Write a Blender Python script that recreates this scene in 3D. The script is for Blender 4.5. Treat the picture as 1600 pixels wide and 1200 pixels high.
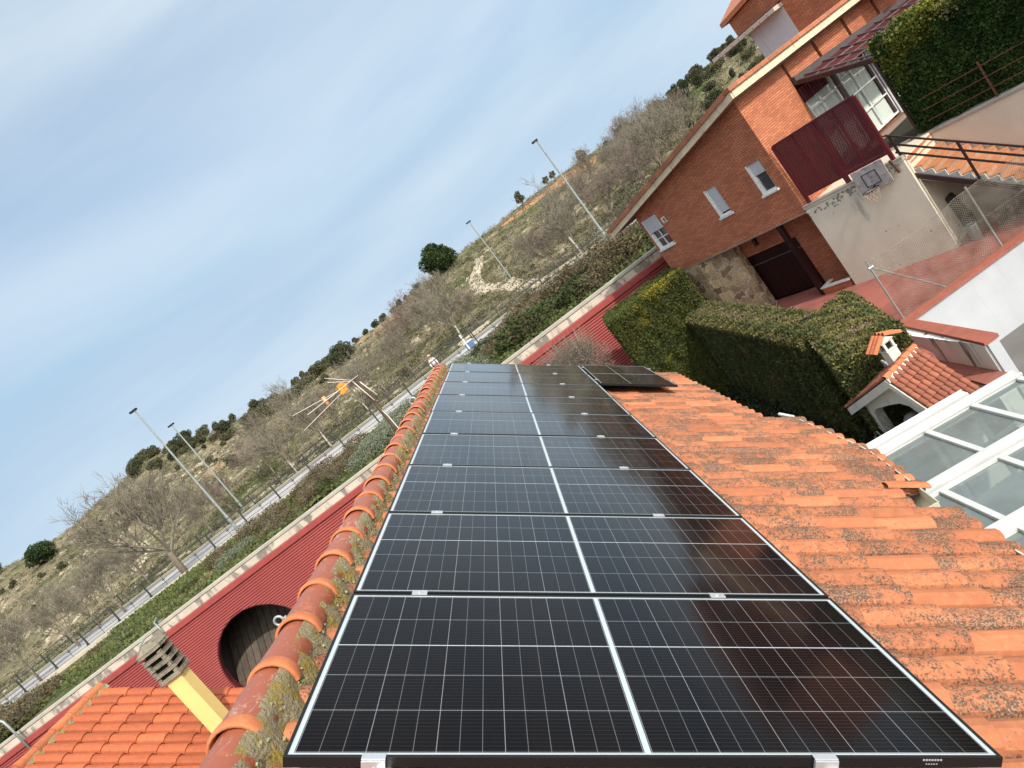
import bpy, math, random
import numpy as np
from mathutils import Matrix, Vector, Euler
random.seed(7); RNG = np.random.default_rng(11)
PI = math.pi
for o in list(bpy.data.objects): bpy.data.objects.remove(o)
scn = bpy.context.scene
COL = scn.collection
# ------------------------------------------------------------------ camera
CAM = Vector((1.3287, -1.9240, 0.7381))
R0 = ((0.79581901, -0.03500554, -0.60452189), (-0.60254084, -0.14492704, -0.78481889), (-0.06013856, 0.98882292, -0.13642796))
cd = bpy.data.cameras.new("camera"); cam = bpy.data.objects.new("camera", cd); COL.objects.link(cam)
m = Matrix.Identity(4)
for i in range(3):
    m[i][0] = R0[0][i]; m[i][1] = -R0[1][i]; m[i][2] = -R0[2][i]; m[i][3] = CAM[i]
cam.matrix_world = m
cd.sensor_width = 36.0; cd.lens = 1105.95 / 1600 * 36; cd.clip_end = 6000; cd.clip_start = 0.05
scn.camera = cam
# ------------------------------------------------------------------ light
SUN_AZ, SUN_EL = 151.0, 40.0          # degrees clockwise from +Y
wd = bpy.data.worlds.new("World"); scn.world = wd; wd.use_nodes = True
nt = wd.node_tree; nt.nodes.clear()
def mathmul(nt, a, k):
    x = nt.nodes.new('ShaderNodeMath'); x.operation = 'MULTIPLY'; nt.links.new(a, x.inputs[0]); x.inputs[1].default_value = k; return x.outputs[0]
wo = nt.nodes.new('ShaderNodeOutputWorld'); bg = nt.nodes.new('ShaderNodeBackground')
sky = nt.nodes.new('ShaderNodeTexSky'); sky.sky_type = 'NISHITA'; sky.sun_disc = False
sky.sun_elevation = math.radians(SUN_EL); sky.sun_rotation = math.radians(SUN_AZ)
sky.air_density = 1.0; sky.dust_density = 0.8; sky.ozone_density = 2.0; sky.altitude = 600
tc = nt.nodes.new('ShaderNodeTexCoord')
mp = nt.nodes.new('ShaderNodeMapping'); mp.inputs['Rotation'].default_value = (0, 0.30, 0.9); mp.inputs['Scale'].default_value = (0.55, 1.3, 3.4)
n1 = nt.nodes.new('ShaderNodeTexNoise'); n1.inputs['Scale'].default_value = 1.15; n1.inputs['Detail'].default_value = 6; n1.inputs['Roughness'].default_value = 0.50
n1.inputs['Distortion'].default_value = 0.35
cr = nt.nodes.new('ShaderNodeValToRGB'); cr.color_ramp.elements[0].position = 0.40; cr.color_ramp.elements[1].position = 0.66
cr.color_ramp.elements[0].color = (0.05, 0.05, 0.05, 1); cr.color_ramp.elements[1].color = (0.88, 0.88, 0.88, 1)
mx = nt.nodes.new('ShaderNodeMix'); mx.data_type = 'RGBA'
mx.inputs[7].default_value = (4.75, 5.5, 6.05, 1)
L = nt.links.new
L(tc.outputs['Generated'], mp.inputs['Vector']); L(mp.outputs[0], n1.inputs['Vector']); L(n1.outputs['Fac'], cr.inputs['Fac'])
# thin high haze: caps the brightness away from the sun, bright aureole around the sun (behind the camera)
vd = nt.nodes.new('ShaderNodeVectorMath'); vd.operation = 'DOT_PRODUCT'; vd.inputs[1].default_value = (math.sin(math.radians(SUN_AZ)) * 0.80, math.cos(math.radians(SUN_AZ)) * 0.80, 0.60)
L(tc.outputs['Generated'], vd.inputs[0])
mr = nt.nodes.new('ShaderNodeMapRange'); mr.interpolation_type = 'SMOOTHSTEP'; mr.inputs['From Min'].default_value = 0.30; mr.inputs['From Max'].default_value = 1.0; L(vd.outputs['Value'], mr.inputs['Value'])
cap_ = nt.nodes.new('ShaderNodeMix'); cap_.data_type = 'RGBA'; cap_.inputs[6].default_value = (2.9, 4.0, 5.25, 1); cap_.inputs[7].default_value = (27, 25.5, 24, 1); L(mr.outputs[0], cap_.inputs[0])
mn = nt.nodes.new('ShaderNodeMix'); mn.data_type = 'RGBA'; mn.blend_type = 'DARKEN'; mn.inputs[0].default_value = 1.0; L(sky.outputs['Color'], mn.inputs[6]); L(cap_.outputs[2], mn.inputs[7])
hz2 = nt.nodes.new('ShaderNodeMix'); hz2.data_type = 'RGBA'; hf = nt.nodes.new('ShaderNodeMath'); hf.operation = 'MULTIPLY_ADD'; hf.inputs[1].default_value = 0.25; hf.inputs[2].default_value = 0.62; L(mr.outputs[0], hf.inputs[0]); L(hf.outputs[0], hz2.inputs[0]); L(mn.outputs[2], hz2.inputs[6]); L(cap_.outputs[2], hz2.inputs[7])
L(cr.outputs['Color'], mx.inputs[0]); L(hz2.outputs[2], mx.inputs[6]); L(mx.outputs[2], bg.inputs['Color'])
bg.inputs['Strength'].default_value = 0.130; L(bg.outputs[0], wo.inputs['Surface'])
sd = bpy.data.lights.new("sun", 'SUN'); sd.energy = 3.4; sd.angle = math.radians(1.6); sd.color = (1.0, 0.93, 0.83)
sun = bpy.data.objects.new("sun", sd); COL.objects.link(sun)
saz, sel = math.radians(SUN_AZ), math.radians(SUN_EL)
sdir = Vector((math.sin(saz) * math.cos(sel), math.cos(saz) * math.cos(sel), math.sin(sel)))
sun.rotation_euler = sdir.to_track_quat('Z', 'Y').to_euler(); sun.location = (0, -20, 30)
scn.view_settings.view_transform = 'Standard'; scn.view_settings.look = 'None'
scn.view_settings.exposure = 0.28; scn.view_settings.gamma = 1.0

# ------------------------------------------------------------------ helpers
MATS = {}
def nodes_new(name):
    mt = bpy.data.materials.new(name); mt.use_nodes = True
    nt = mt.node_tree; b = nt.nodes['Principled BSDF']; MATS[name] = mt
    return mt, nt, b
def mixcol(nt, fac, a, b):
    x = nt.nodes.new('ShaderNodeMix'); x.data_type = 'RGBA'
    for v, i in ((fac, 0), (a, 6), (b, 7)):
        if hasattr(v, 'links') or hasattr(v, 'is_linked'): nt.links.new(v, x.inputs[i])
        elif i == 0: x.inputs[0].default_value = v
        else: x.inputs[i].default_value = (*v[:3], 1)
    return x.outputs[2]
def mathn(nt, op, a, b=None, c=None):
    x = nt.nodes.new('ShaderNodeMath'); x.operation = op
    for i, v in enumerate((a, b, c)):
        if v is None: continue
        if isinstance(v, (int, float)): x.inputs[i].default_value = v
        else: nt.links.new(v, x.inputs[i])
    return x.outputs[0]
def noise(nt, vec, scale, detail=5, rough=0.55, stretch=None, dist=0):
    if stretch:
        mp = nt.nodes.new('ShaderNodeMapping'); mp.inputs['Scale'].default_value = stretch; nt.links.new(vec, mp.inputs['Vector']); vec = mp.outputs[0]
    n = nt.nodes.new('ShaderNodeTexNoise'); n.inputs['Scale'].default_value = scale; n.inputs['Detail'].default_value = detail
    n.inputs['Roughness'].default_value = rough; n.inputs['Distortion'].default_value = dist
    nt.links.new(vec, n.inputs['Vector']); return n.outputs['Fac']
def ramp(nt, fac, p0, p1, c0=(0, 0, 0), c1=(1, 1, 1)):
    r = nt.nodes.new('ShaderNodeValToRGB'); e = r.color_ramp.elements
    e[0].position = p0; e[1].position = p1; e[0].color = (*c0, 1); e[1].color = (*c1, 1)
    nt.links.new(fac, r.inputs['Fac']); return r.outputs['Color']
def mat(name, c1, c2=None, scale=4, rough=0.8, bump=0.0, bscale=None, island=0.0, metal=0.0, spec=0.3, stretch=None, stains=None, specks=None, world=False):
    if name in MATS: return MATS[name]
    mt, nt, b = nodes_new(name)
    t = nt.nodes.new('ShaderNodeTexCoord')
    if world:
        g = nt.nodes.new('ShaderNodeNewGeometry'); vec = g.outputs['Position']
    else: vec = t.outputs['Object']
    c2 = c2 or tuple(v * 0.75 for v in c1)
    col = mixcol(nt, ramp(nt, noise(nt, vec, scale, stretch=stretch), 0.32, 0.68), c1, c2)
    if stains:          # (colour, scale, threshold, stretch)
        f = ramp(nt, noise(nt, vec, stains[1], 7, 0.65, stretch=stains[3]), stains[2], stains[2] + 0.09)
        col = mixcol(nt, f, col, stains[0])
    if specks:
        f = ramp(nt, noise(nt, vec, specks[1], 3, 0.6), specks[2], specks[2] + 0.05)
        col = mixcol(nt, f, col, specks[0])
    if island:
        g = nt.nodes.new('ShaderNodeNewGeometry'); h = nt.nodes.new('ShaderNodeHueSaturation')
        v = mathn(nt, 'MULTIPLY_ADD', g.outputs['Random Per Island'], 2 * island, 1 - island)
        nt.links.new(v, h.inputs['Value']); nt.links.new(col, h.inputs['Color'])
        hh = mathn(nt, 'MULTIPLY_ADD', mathn(nt, 'FRACT', mathn(nt, 'MULTIPLY', g.outputs['Random Per Island'], 37.7)), 0.04 * min(1, island * 2), 0.5 - 0.02 * min(1, island * 2))
        nt.links.new(hh, h.inputs['Hue']); col = h.outputs['Color']
    nt.links.new(col, b.inputs['Base Color'])
    b.inputs['Roughness'].default_value = rough; b.inputs['Metallic'].default_value = metal
    b.inputs['Specular IOR Level'].default_value = spec
    if bump:
        bp = nt.nodes.new('ShaderNodeBump'); bp.inputs['Strength'].default_value = bump; bp.inputs['Distance'].default_value = 0.02
        nt.links.new(noise(nt, vec, bscale or scale * 6, 6, 0.6, stretch=stretch), bp.inputs['Height']); nt.links.new(bp.outputs[0], b.inputs['Normal'])
    return mt

def T(loc=(0, 0, 0), rot=(0, 0, 0)):
    return Matrix.Translation(loc) @ Euler(rot).to_matrix().to_4x4()
class MB:
    def __init__(s): s.v = []; s.f = []; s.n = 0; s.bulk = []
    def add(s, vs, fs):
        k = s.n; s.v.extend([tuple(p) for p in vs]); s.f.extend([tuple(i + k for i in f) for f in fs]); s.n += len(vs)
    def box(s, a, b, M=None):
        (x0, y0, z0), (x1, y1, z1) = a, b
        vs = [Vector(p) for p in ((x0, y0, z0), (x1, y0, z0), (x1, y1, z0), (x0, y1, z0), (x0, y0, z1), (x1, y0, z1), (x1, y1, z1), (x0, y1, z1))]
        if M: vs = [M @ p for p in vs]
        s.add(vs, [(0, 3, 2, 1), (4, 5, 6, 7), (0, 1, 5, 4), (1, 2, 6, 5), (2, 3, 7, 6), (3, 0, 4, 7)])
    def prism(s, poly, d):
        """poly: list of 3D points, d: extrusion vector"""
        n = len(poly); p = [Vector(q) for q in poly]; d = Vector(d)
        s.add(p + [q + d for q in p], [tuple(range(n)), tuple(reversed(range(n, 2 * n)))] + [(i, (i + 1) % n + 0, (i + 1) % n + n, i + n) for i in range(n)])
    def bar(s, p, q, w, h=None, up=(0, 0, 1)):
        p, q = Vector(p), Vector(q); h = h or w; d = (q - p).normalized(); u = Vector(up)
        if abs(d.dot(u)) > 0.98: u = Vector((1, 0, 0))
        a = d.cross(u).normalized() * w / 2; c = a.cross(d).normalized() * h / 2
        s.add([p - a - c, p + a - c, p + a + c, p - a + c, q - a - c, q + a - c, q + a + c, q - a + c],
              [(0, 3, 2, 1), (4, 5, 6, 7), (0, 1, 5, 4), (1, 2, 6, 5), (2, 3, 7, 6), (3, 0, 4, 7)])
    def tube(s, pts, r, n=8, cap=True):
        pts = [Vector(p) for p in pts]; rs = r if isinstance(r, (list, tuple)) else [r] * len(pts)
        rings = []; pa = None
        for i, p in enumerate(pts):
            d = (pts[min(i + 1, len(pts) - 1)] - pts[max(i - 1, 0)]).normalized()
            u = Vector((0, 0, 1)) if abs(d.z) < 0.9 else Vector((1, 0, 0))
            if pa is not None and (pa - d * pa.dot(d)).length > 1e-3: a = (pa - d * pa.dot(d)).normalized()
            else: a = d.cross(u).normalized()
            pa = a
            b = d.cross(a)
            rings.append([p + (a * math.cos(2 * PI * k / n) + b * math.sin(2 * PI * k / n)) * rs[i] for k in range(n)])
        vs = [q for rg in rings for q in rg]; fs = []
        for i in range(len(pts) - 1):
            for k in range(n): fs.append((i * n + k, i * n + (k + 1) % n, (i + 1) * n + (k + 1) % n, (i + 1) * n + k))
        if cap: fs += [tuple(reversed(range(n))), tuple(range((len(pts) - 1) * n, len(pts) * n))]
        s.add(vs, fs)
    def sheet(s, grid):
        """grid[i][j] of points"""
        a, b = len(grid), len(grid[0])
        s.add([p for r in grid for p in r], [(i * b + j, i * b + j + 1, (i + 1) * b + j + 1, (i + 1) * b + j) for i in range(a - 1) for j in range(b - 1)])
    def np_quads(s, V):   # V: (N,k,3) polygons, appended
        s.bulk.append(np.asarray(V, dtype=np.float32))
    def build(s, name, material, parent=None, smooth=False, bevel=0, space='local'):
        me = bpy.data.meshes.new(name)
        V = list(s.v); 
        if s.bulk:
            nv0 = len(s.v)
            allv = [np.array(s.v, dtype=np.float32).reshape(-1, 3)] + [b.reshape(-1, 3) for b in s.bulk]
            Va = np.concatenate(allv)
            loops = [i for f in s.f for i in f]; tot = [len(f) for f in s.f]
            base = nv0; L_ = [np.array(loops, dtype=np.int32)]; T_ = [np.array(tot, dtype=np.int32)]
            for b in s.bulk:
                n, k = b.shape[0], b.shape[1]
                L_.append(np.arange(base, base + n * k, dtype=np.int32)); T_.append(np.full(n, k, dtype=np.int32)); base += n * k
            Lp = np.concatenate(L_); Tt = np.concatenate(T_)
            St = np.concatenate([[0], np.cumsum(Tt)[:-1]]).astype(np.int32)
            if space == 'world' and parent is not None: Va = xf(Va, WM[parent.name].inverted())
            me.vertices.add(len(Va)); me.vertices.foreach_set('co', Va.astype(np.float32).ravel())
            me.loops.add(len(Lp)); me.loops.foreach_set('vertex_index', Lp)
            me.polygons.add(len(Tt)); me.polygons.foreach_set('loop_start', St); me.polygons.foreach_set('loop_total', Tt)
            me.update(calc_edges=True); me.validate()
        else:
            if space == 'world' and parent is not None:
                Mi = WM[parent.name].inverted(); V = [Mi @ Vector(p) for p in V]
            me.from_pydata([tuple(p) for p in V], [], s.f); me.update()
        if smooth: me.polygons.foreach_set('use_smooth', [True] * len(me.polygons))
        mats = material if isinstance(material, (list, tuple)) else [material]
        for mm in mats: me.materials.append(mm)
        o = bpy.data.objects.new(name, me); COL.objects.link(o)
        if parent is not None: o.parent = parent; WM[o.name] = WM[parent.name]
        else: WM[o.name] = Matrix.Identity(4)
        if bevel:
            bv = o.modifiers.new('bevel', 'BEVEL'); bv.width = bevel; bv.segments = 2; bv.limit_method = 'ANGLE'
        return o
WM = {}
def xf(V, M):
    A = np.array(M); return V @ A[:3, :3].T + A[:3, 3]
def tag(o, label=None, cat=None, group=None, kind=None):
    if label: o['label'] = label
    if cat: o['category'] = cat
    if group: o['group'] = group
    if kind: o['kind'] = kind
    return o
def thing(name, label, cat, loc=(0, 0, 0), rot=(0, 0, 0), group=None):
    o = bpy.data.objects.new(name, None); COL.objects.link(o); o.location = loc; o.rotation_euler = rot; o.empty_display_size = 0.2
    WM[o.name] = T(loc, rot); return tag(o, label, cat, group)
def copy_tree(o, parent=None):
    c = o.copy(); COL.objects.link(c); c.parent = parent
    for ch in list(o.children): copy_tree(ch, c)
    return c
def D(phi): return Vector((math.sin(math.radians(phi)), math.cos(math.radians(phi)), 0))
def polar(az, r, z=0.0): return Vector((CAM.x + r * math.sin(math.radians(az)), CAM.y + r * math.cos(math.radians(az)), z))
def holewall(mb, O, U, V, w, h, holes, depth, N):
    """wall face at O spanning U*w, V*h with rectangular holes (u0,v0,u1,v1); reveals go -N*depth"""
    O, U, V, N = Vector(O), Vector(U), Vector(V), Vector(N)
    us = sorted(set([0, w] + [c for hh in holes for c in (hh[0], hh[2])])); vs = sorted(set([0, h] + [c for hh in holes for c in (hh[1], hh[3])]))
    P = lambda u, v, d=0: O + U * u + V * v - N * d
    for i in range(len(us) - 1):
        for j in range(len(vs) - 1):
            cu, cv = (us[i] + us[i + 1]) / 2, (vs[j] + vs[j + 1]) / 2
            if any(hh[0] < cu < hh[2] and hh[1] < cv < hh[3] for hh in holes): continue
            mb.add([P(us[i], vs[j]), P(us[i + 1], vs[j]), P(us[i + 1], vs[j + 1]), P(us[i], vs[j + 1])], [(0, 1, 2, 3)])
    for a, b, c, d in holes:
        for p, q in (((a, b), (c, b)), ((c, b), (c, d)), ((c, d), (a, d)), ((a, d), (a, b))):
            mb.add([P(*p), P(*q), P(*q, depth), P(*p, depth)], [(0, 1, 2, 3)])
def leaves(pts, size, up=0.0, aspect=1.0, rng=RNG, bias=None):
    """quads of random orientation at pts (N,3)"""
    n = len(pts); sz = size * rng.uniform(0.6, 1.35, (n, 1))
    a = rng.normal(size=(n, 3)); a[:, 2] += up; a /= np.linalg.norm(a, axis=1, keepdims=True)
    b = rng.normal(size=(n, 3)); 
    if bias is not None: b = b * 0.6 + bias
    b = np.cross(a, b); b /= np.linalg.norm(b, axis=1, keepdims=True) + 1e-9
    A = a * sz * aspect; B = b * sz * 0.5
    return np.stack([pts - B * 0.6, pts + A * 0.5 - B, pts + A, pts + A * 0.5 + B], axis=1)

# ------------------------------------------------------------------ materials
def tile_mat(name, c1, c2, lich=0.5, chan=None, sheen=0.75, lichcol=(0.10, 0.075, 0.055), seed=0.0, clean=0.5):
    mt, nt, b = nodes_new(name)
    g = nt.nodes.new('ShaderNodeNewGeometry'); isl = g.outputs['Random Per Island']; pos = g.outputs['Position']
    r2 = mathn(nt, 'FRACT', mathn(nt, 'MULTIPLY', isl, 53.3)); r3 = mathn(nt, 'FRACT', mathn(nt, 'MULTIPLY', isl, 17.9))
    base = mixcol(nt, r2, c1, c2)
    base = mixcol(nt, mathn(nt, 'MULTIPLY', ramp(nt, noise(nt, pos, 9, 6, 0.65), 0.42, 0.7), 0.55), base, (c1[0] * 0.62, c1[1] * 0.55, c1[2] * 0.6))
    base = mixcol(nt, mathn(nt, 'MULTIPLY', ramp(nt, noise(nt, pos, 26, 4, 0.7), 0.52, 0.72), 0.35), base, (min(1, c1[0] * 1.25), c1[1] * 1.6, c1[2] * 2.2))
    # per-tile lichen amount + clustering + fine crust
    amt = mathn(nt, 'MULTIPLY', mathn(nt, 'GREATER_THAN', r3, clean), lich)
    clus = ramp(nt, noise(nt, pos, 3.2, 3, 0.5), 0.30, 0.62)
    fine = noise(nt, pos, 78, 5, 0.80); fine2 = noise(nt, pos, 24, 3, 0.6)
    fs = mathn(nt, 'ADD', mathn(nt, 'MULTIPLY', fine, 0.7), mathn(nt, 'MULTIPLY', fine2, 0.3))
    th = mathn(nt, 'SUBTRACT', 0.70, mathn(nt, 'MULTIPLY', mathn(nt, 'ADD', mathn(nt, 'MULTIPLY', amt, 0.52), mathn(nt, 'MULTIPLY', mathn(nt, 'MULTIPLY', clus, lich), 0.48)), 0.262))
    f = mathn(nt, 'MULTIPLY', mathn(nt, 'SUBTRACT', fs, th), 28.0)
    cl = nt.nodes.new('ShaderNodeClamp'); nt.links.new(f, cl.inputs[0]); f = mathn(nt, 'MULTIPLY', cl.outputs[0], 0.9)
    if chan:      # moss and dirt in the channels; also paints the shaded gaps between tile rows
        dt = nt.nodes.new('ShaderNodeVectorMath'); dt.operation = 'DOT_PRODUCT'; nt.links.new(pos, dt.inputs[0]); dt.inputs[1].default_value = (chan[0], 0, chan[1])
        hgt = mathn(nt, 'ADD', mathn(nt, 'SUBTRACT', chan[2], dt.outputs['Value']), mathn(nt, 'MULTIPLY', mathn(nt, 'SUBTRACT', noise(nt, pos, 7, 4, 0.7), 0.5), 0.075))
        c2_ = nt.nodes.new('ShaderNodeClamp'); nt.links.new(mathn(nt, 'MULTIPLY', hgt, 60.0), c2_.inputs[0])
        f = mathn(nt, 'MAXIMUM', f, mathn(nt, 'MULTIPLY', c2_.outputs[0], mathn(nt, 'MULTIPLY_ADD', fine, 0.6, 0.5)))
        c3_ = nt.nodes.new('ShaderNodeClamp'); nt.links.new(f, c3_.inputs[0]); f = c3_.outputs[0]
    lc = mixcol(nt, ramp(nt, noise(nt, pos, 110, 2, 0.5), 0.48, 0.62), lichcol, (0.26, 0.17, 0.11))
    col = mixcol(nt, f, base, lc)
    h = nt.nodes.new('ShaderNodeHueSaturation'); nt.links.new(col, h.inputs['Color'])
    nt.links.new(mathn(nt, 'MULTIPLY_ADD', isl, 0.34, 0.83), h.inputs['Value'])
    nt.links.new(h.outputs[0], b.inputs['Base Color']); b.inputs['Roughness'].default_value = sheen; b.inputs['Specular IOR Level'].default_value = 0.35
    bp = nt.nodes.new('ShaderNodeBump'); bp.inputs['Strength'].default_value = 0.45; bp.inputs['Distance'].default_value = 0.006
    nt.links.new(mathn(nt, 'ADD', mathn(nt, 'MULTIPLY', cl.outputs[0], 0.6), noise(nt, pos, 45, 5, 0.7)), bp.inputs['Height']); nt.links.new(bp.outputs[0], b.inputs['Normal'])
    return mt
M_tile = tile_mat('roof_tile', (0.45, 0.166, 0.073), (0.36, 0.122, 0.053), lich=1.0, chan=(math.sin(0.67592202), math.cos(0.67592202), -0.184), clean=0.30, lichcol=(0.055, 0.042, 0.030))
M_tile2 = tile_mat('roof_tile_clean', (0.44, 0.118, 0.045), (0.35, 0.088, 0.035), lich=0.12, clean=0.7)
M_tile3 = tile_mat('bbq_tile', (0.30, 0.100, 0.055), (0.21, 0.070, 0.040), lich=0.5, clean=0.4)
M_tile4 = tile_mat('cap_tile', (0.50, 0.165, 0.065), (0.42, 0.130, 0.055), lich=0.25)
M_edge = tile_mat('eave_tile', (0.43, 0.165, 0.085), (0.36, 0.130, 0.068), lich=0.2)
def ridge_mat():
    mt, nt, b = nodes_new('ridge_tile')
    g = nt.nodes.new('ShaderNodeNewGeometry'); isl = g.outputs['Random Per Island']; pos = g.outputs['Position']
    col = mixcol(nt, isl, (0.25, 0.072, 0.042), (0.33, 0.095, 0.046))
    col = mixcol(nt, ramp(nt, noise(nt, pos, 14, 6, 0.7), 0.54, 0.70), col, (0.42, 0.135, 0.06))
    w = ramp(nt, noise(nt, pos, 5, 8, 0.8, stretch=(1.6, 0.6, 1.6), dist=1.2), 0.56, 0.68)
    w2 = ramp(nt, noise(nt, pos, 60, 3, 0.7), 0.66, 0.72)
    col = mixcol(nt, mathn(nt, 'MULTIPLY', w, 0.75), col, (0.62, 0.52, 0.42)); col = mixcol(nt, mathn(nt, 'MULTIPLY', w2, 0.8), col, (0.6, 0.52, 0.42))
    nt.links.new(col, b.inputs['Base Color']); b.inputs['Roughness'].default_value = 0.42; b.inputs['Specular IOR Level'].default_value = 0.5
    bp = nt.nodes.new('ShaderNodeBump'); bp.inputs['Strength'].default_value = 0.35; bp.inputs['Distance'].default_value = 0.006
    nt.links.new(noise(nt, pos, 40, 5, 0.7), bp.inputs['Height']); nt.links.new(bp.outputs[0], b.inputs['Normal'])
    return mt
M_ridge = ridge_mat()
M_mortar = mat('mortar', (0.30, 0.25, 0.15), (0.22, 0.19, 0.12), 9, 0.95, 1.0, 60, stains=((0.30, 0.22, 0.05), 9, 0.50, None), specks=((0.40, 0.38, 0.32), 45, 0.62))
def brick_mat(name, a, b_, mortar, bump=0.5):
    mt, nt, b = nodes_new(name)
    t = nt.nodes.new('ShaderNodeTexCoord'); s = nt.nodes.new('ShaderNodeSeparateXYZ'); nt.links.new(t.outputs['Object'], s.inputs[0])
    c = nt.nodes.new('ShaderNodeCombineXYZ'); nt.links.new(mathn(nt, 'ADD', s.outputs[0], s.outputs[1]), c.inputs[0]); nt.links.new(s.outputs[2], c.inputs[1])
    br = nt.nodes.new('ShaderNodeTexBrick'); nt.links.new(c.outputs[0], br.inputs['Vector'])
    br.inputs['Color1'].default_value = (*a, 1); br.inputs['Color2'].default_value = (*b_, 1); br.inputs['Mortar'].default_value = (*mortar, 1)
    br.inputs['Scale'].default_value = 1.0; br.inputs['Brick Width'].default_value = 0.25; br.inputs['Row Height'].default_value = 0.068
    br.inputs['Mortar Size'].default_value = 0.009; br.inputs['Mortar Smooth'].default_value = 0.2; br.inputs['Bias'].default_value = -0.2
    v = noise(nt, t.outputs['Object'], 1.3, 5, 0.6)
    col = mixcol(nt, mathn(nt, 'MULTIPLY', ramp(nt, v, 0.35, 0.7), 0.45), br.outputs['Color'], tuple(x * 0.72 for x in b_))
    col = mixcol(nt, mathn(nt, 'MULTIPLY', ramp(nt, noise(nt, t.outputs['Object'], 1.5, 6, 0.65, stretch=(1, 1, 0.16)), 0.50, 0.72), 0.28), col, tuple(x * 0.45 for x in b_))
    nt.links.new(col, b.inputs['Base Color']); b.inputs['Roughness'].default_value = 0.85
    bp = nt.nodes.new('ShaderNodeBump'); bp.inputs['Strength'].default_value = bump; bp.inputs['Distance'].default_value = 0.01; bp.invert = True
    nt.links.new(br.outputs['Fac'], bp.inputs['Height']); nt.links.new(bp.outputs[0], b.inputs['Normal'])
    return mt
M_brick = brick_mat('facing_brick', (0.56, 0.198, 0.092), (0.36, 0.112, 0.052), (0.20, 0.075, 0.045))
def stone_mat():
    mt, nt, b = nodes_new('rubble_stone')
    t = nt.nodes.new('ShaderNodeTexCoord')
    v = nt.nodes.new('ShaderNodeTexVoronoi'); v.feature = 'DISTANCE_TO_EDGE'; v.inputs['Scale'].default_value = 3.3; v.inputs['Randomness'].default_value = 1
    v2 = nt.nodes.new('ShaderNodeTexVoronoi'); v2.inputs['Scale'].default_value = 3.3
    dn_ = nt.nodes.new('ShaderNodeTexNoise'); dn_.inputs['Scale'].default_value = 3; nt.links.new(t.outputs['Object'], dn_.inputs['Vector']); vm = nt.nodes.new('ShaderNodeVectorMath'); vm.operation = 'MULTIPLY_ADD'; vm.inputs[1].default_value = (0.35, 0.35, 0.35); nt.links.new(dn_.outputs['Color'], vm.inputs[0]); nt.links.new(t.outputs['Object'], vm.inputs[2])
    nt.links.new(vm.outputs[0], v.inputs['Vector']); nt.links.new(vm.outputs[0], v2.inputs['Vector'])
    c = ramp(nt, v2.outputs['Color'], 0.2, 0.8, (0.16, 0.095, 0.055), (0.56, 0.43, 0.25))
    c = mixcol(nt, mathn(nt, 'MULTIPLY', ramp(nt, noise(nt, t.outputs['Object'], 9, 6, 0.7), 0.4, 0.65), 0.6), c, (0.13, 0.08, 0.055))
    m_ = ramp(nt, v.outputs['Distance'], 0.028, 0.05)
    nt.links.new(mixcol(nt, m_, (0.52, 0.46, 0.34), c), b.inputs['Base Color']); b.inputs['Roughness'].default_value = 0.9
    bp = nt.nodes.new('ShaderNodeBump'); bp.inputs['Strength'].default_value = 0.8; bp.inputs['Distance'].default_value = 0.04
    nt.links.new(m_, bp.inputs['Height']); nt.links.new(bp.outputs[0], b.inputs['Normal'])
    return mt
M_stone = stone_mat()
M_white = mat('white_paint', (0.72, 0.72, 0.70), (0.62, 0.63, 0.61), 3, 0.45, spec=0.4)
M_alu = mat('white_aluminium', (0.55, 0.56, 0.555), (0.47, 0.485, 0.47), 2.5, 0.4, spec=0.5, stains=((0.42, 0.42, 0.38), 6, 0.62, (1, 1, 1)))
M_plaster = mat('cream_plaster', (0.68, 0.63, 0.50), (0.60, 0.55, 0.44), 1.2, 0.92, 0.3, 14, stains=((0.36, 0.35, 0.29), 1.6, 0.60, (1, 1, 0.25)), specks=((0.30, 0.26, 0.21), 3.1, 0.68))
M_plaster2 = mat('pale_plaster', (0.66, 0.57, 0.45), (0.58, 0.50, 0.41), 1.2, 0.92, 0.3, 14, specks=((0.30, 0.27, 0.22), 5, 0.69))
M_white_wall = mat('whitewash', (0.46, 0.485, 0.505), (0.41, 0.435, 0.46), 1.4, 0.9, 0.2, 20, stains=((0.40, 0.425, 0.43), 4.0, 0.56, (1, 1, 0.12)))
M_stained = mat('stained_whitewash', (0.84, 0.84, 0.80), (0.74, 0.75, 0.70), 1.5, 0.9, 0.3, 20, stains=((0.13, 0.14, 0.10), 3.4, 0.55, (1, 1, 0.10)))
M_concrete = mat('stained_concrete', (0.52, 0.49, 0.40), (0.40, 0.38, 0.31), 0.9, 0.95, 0.5, 12, stains=((0.19, 0.185, 0.155), 1.6, 0.50, (1, 1, 0.35)))
M_concap = mat('concrete_coping', (0.42, 0.40, 0.33), (0.32, 0.30, 0.25), 1.1, 0.95, 0.5, 20)
M_redpave = mat('red_court', (0.34, 0.115, 0.085), (0.28, 0.095, 0.075), 1.1, 0.85, 0.2, 30, stains=((0.22, 0.075, 0.065), 0.9, 0.56, None))
M_redcop = mat('red_coping', (0.36, 0.115, 0.075), (0.27, 0.09, 0.065), 4, 0.7, 0.2, 30, specks=((0.16, 0.08, 0.07), 9, 0.66))
M_redcop2 = mat('faded_red_coping', (0.31, 0.115, 0.08), (0.25, 0.09, 0.07), 5, 0.9, 0.2, 30, specks=((0.13, 0.08, 0.07), 9, 0.62))
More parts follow.
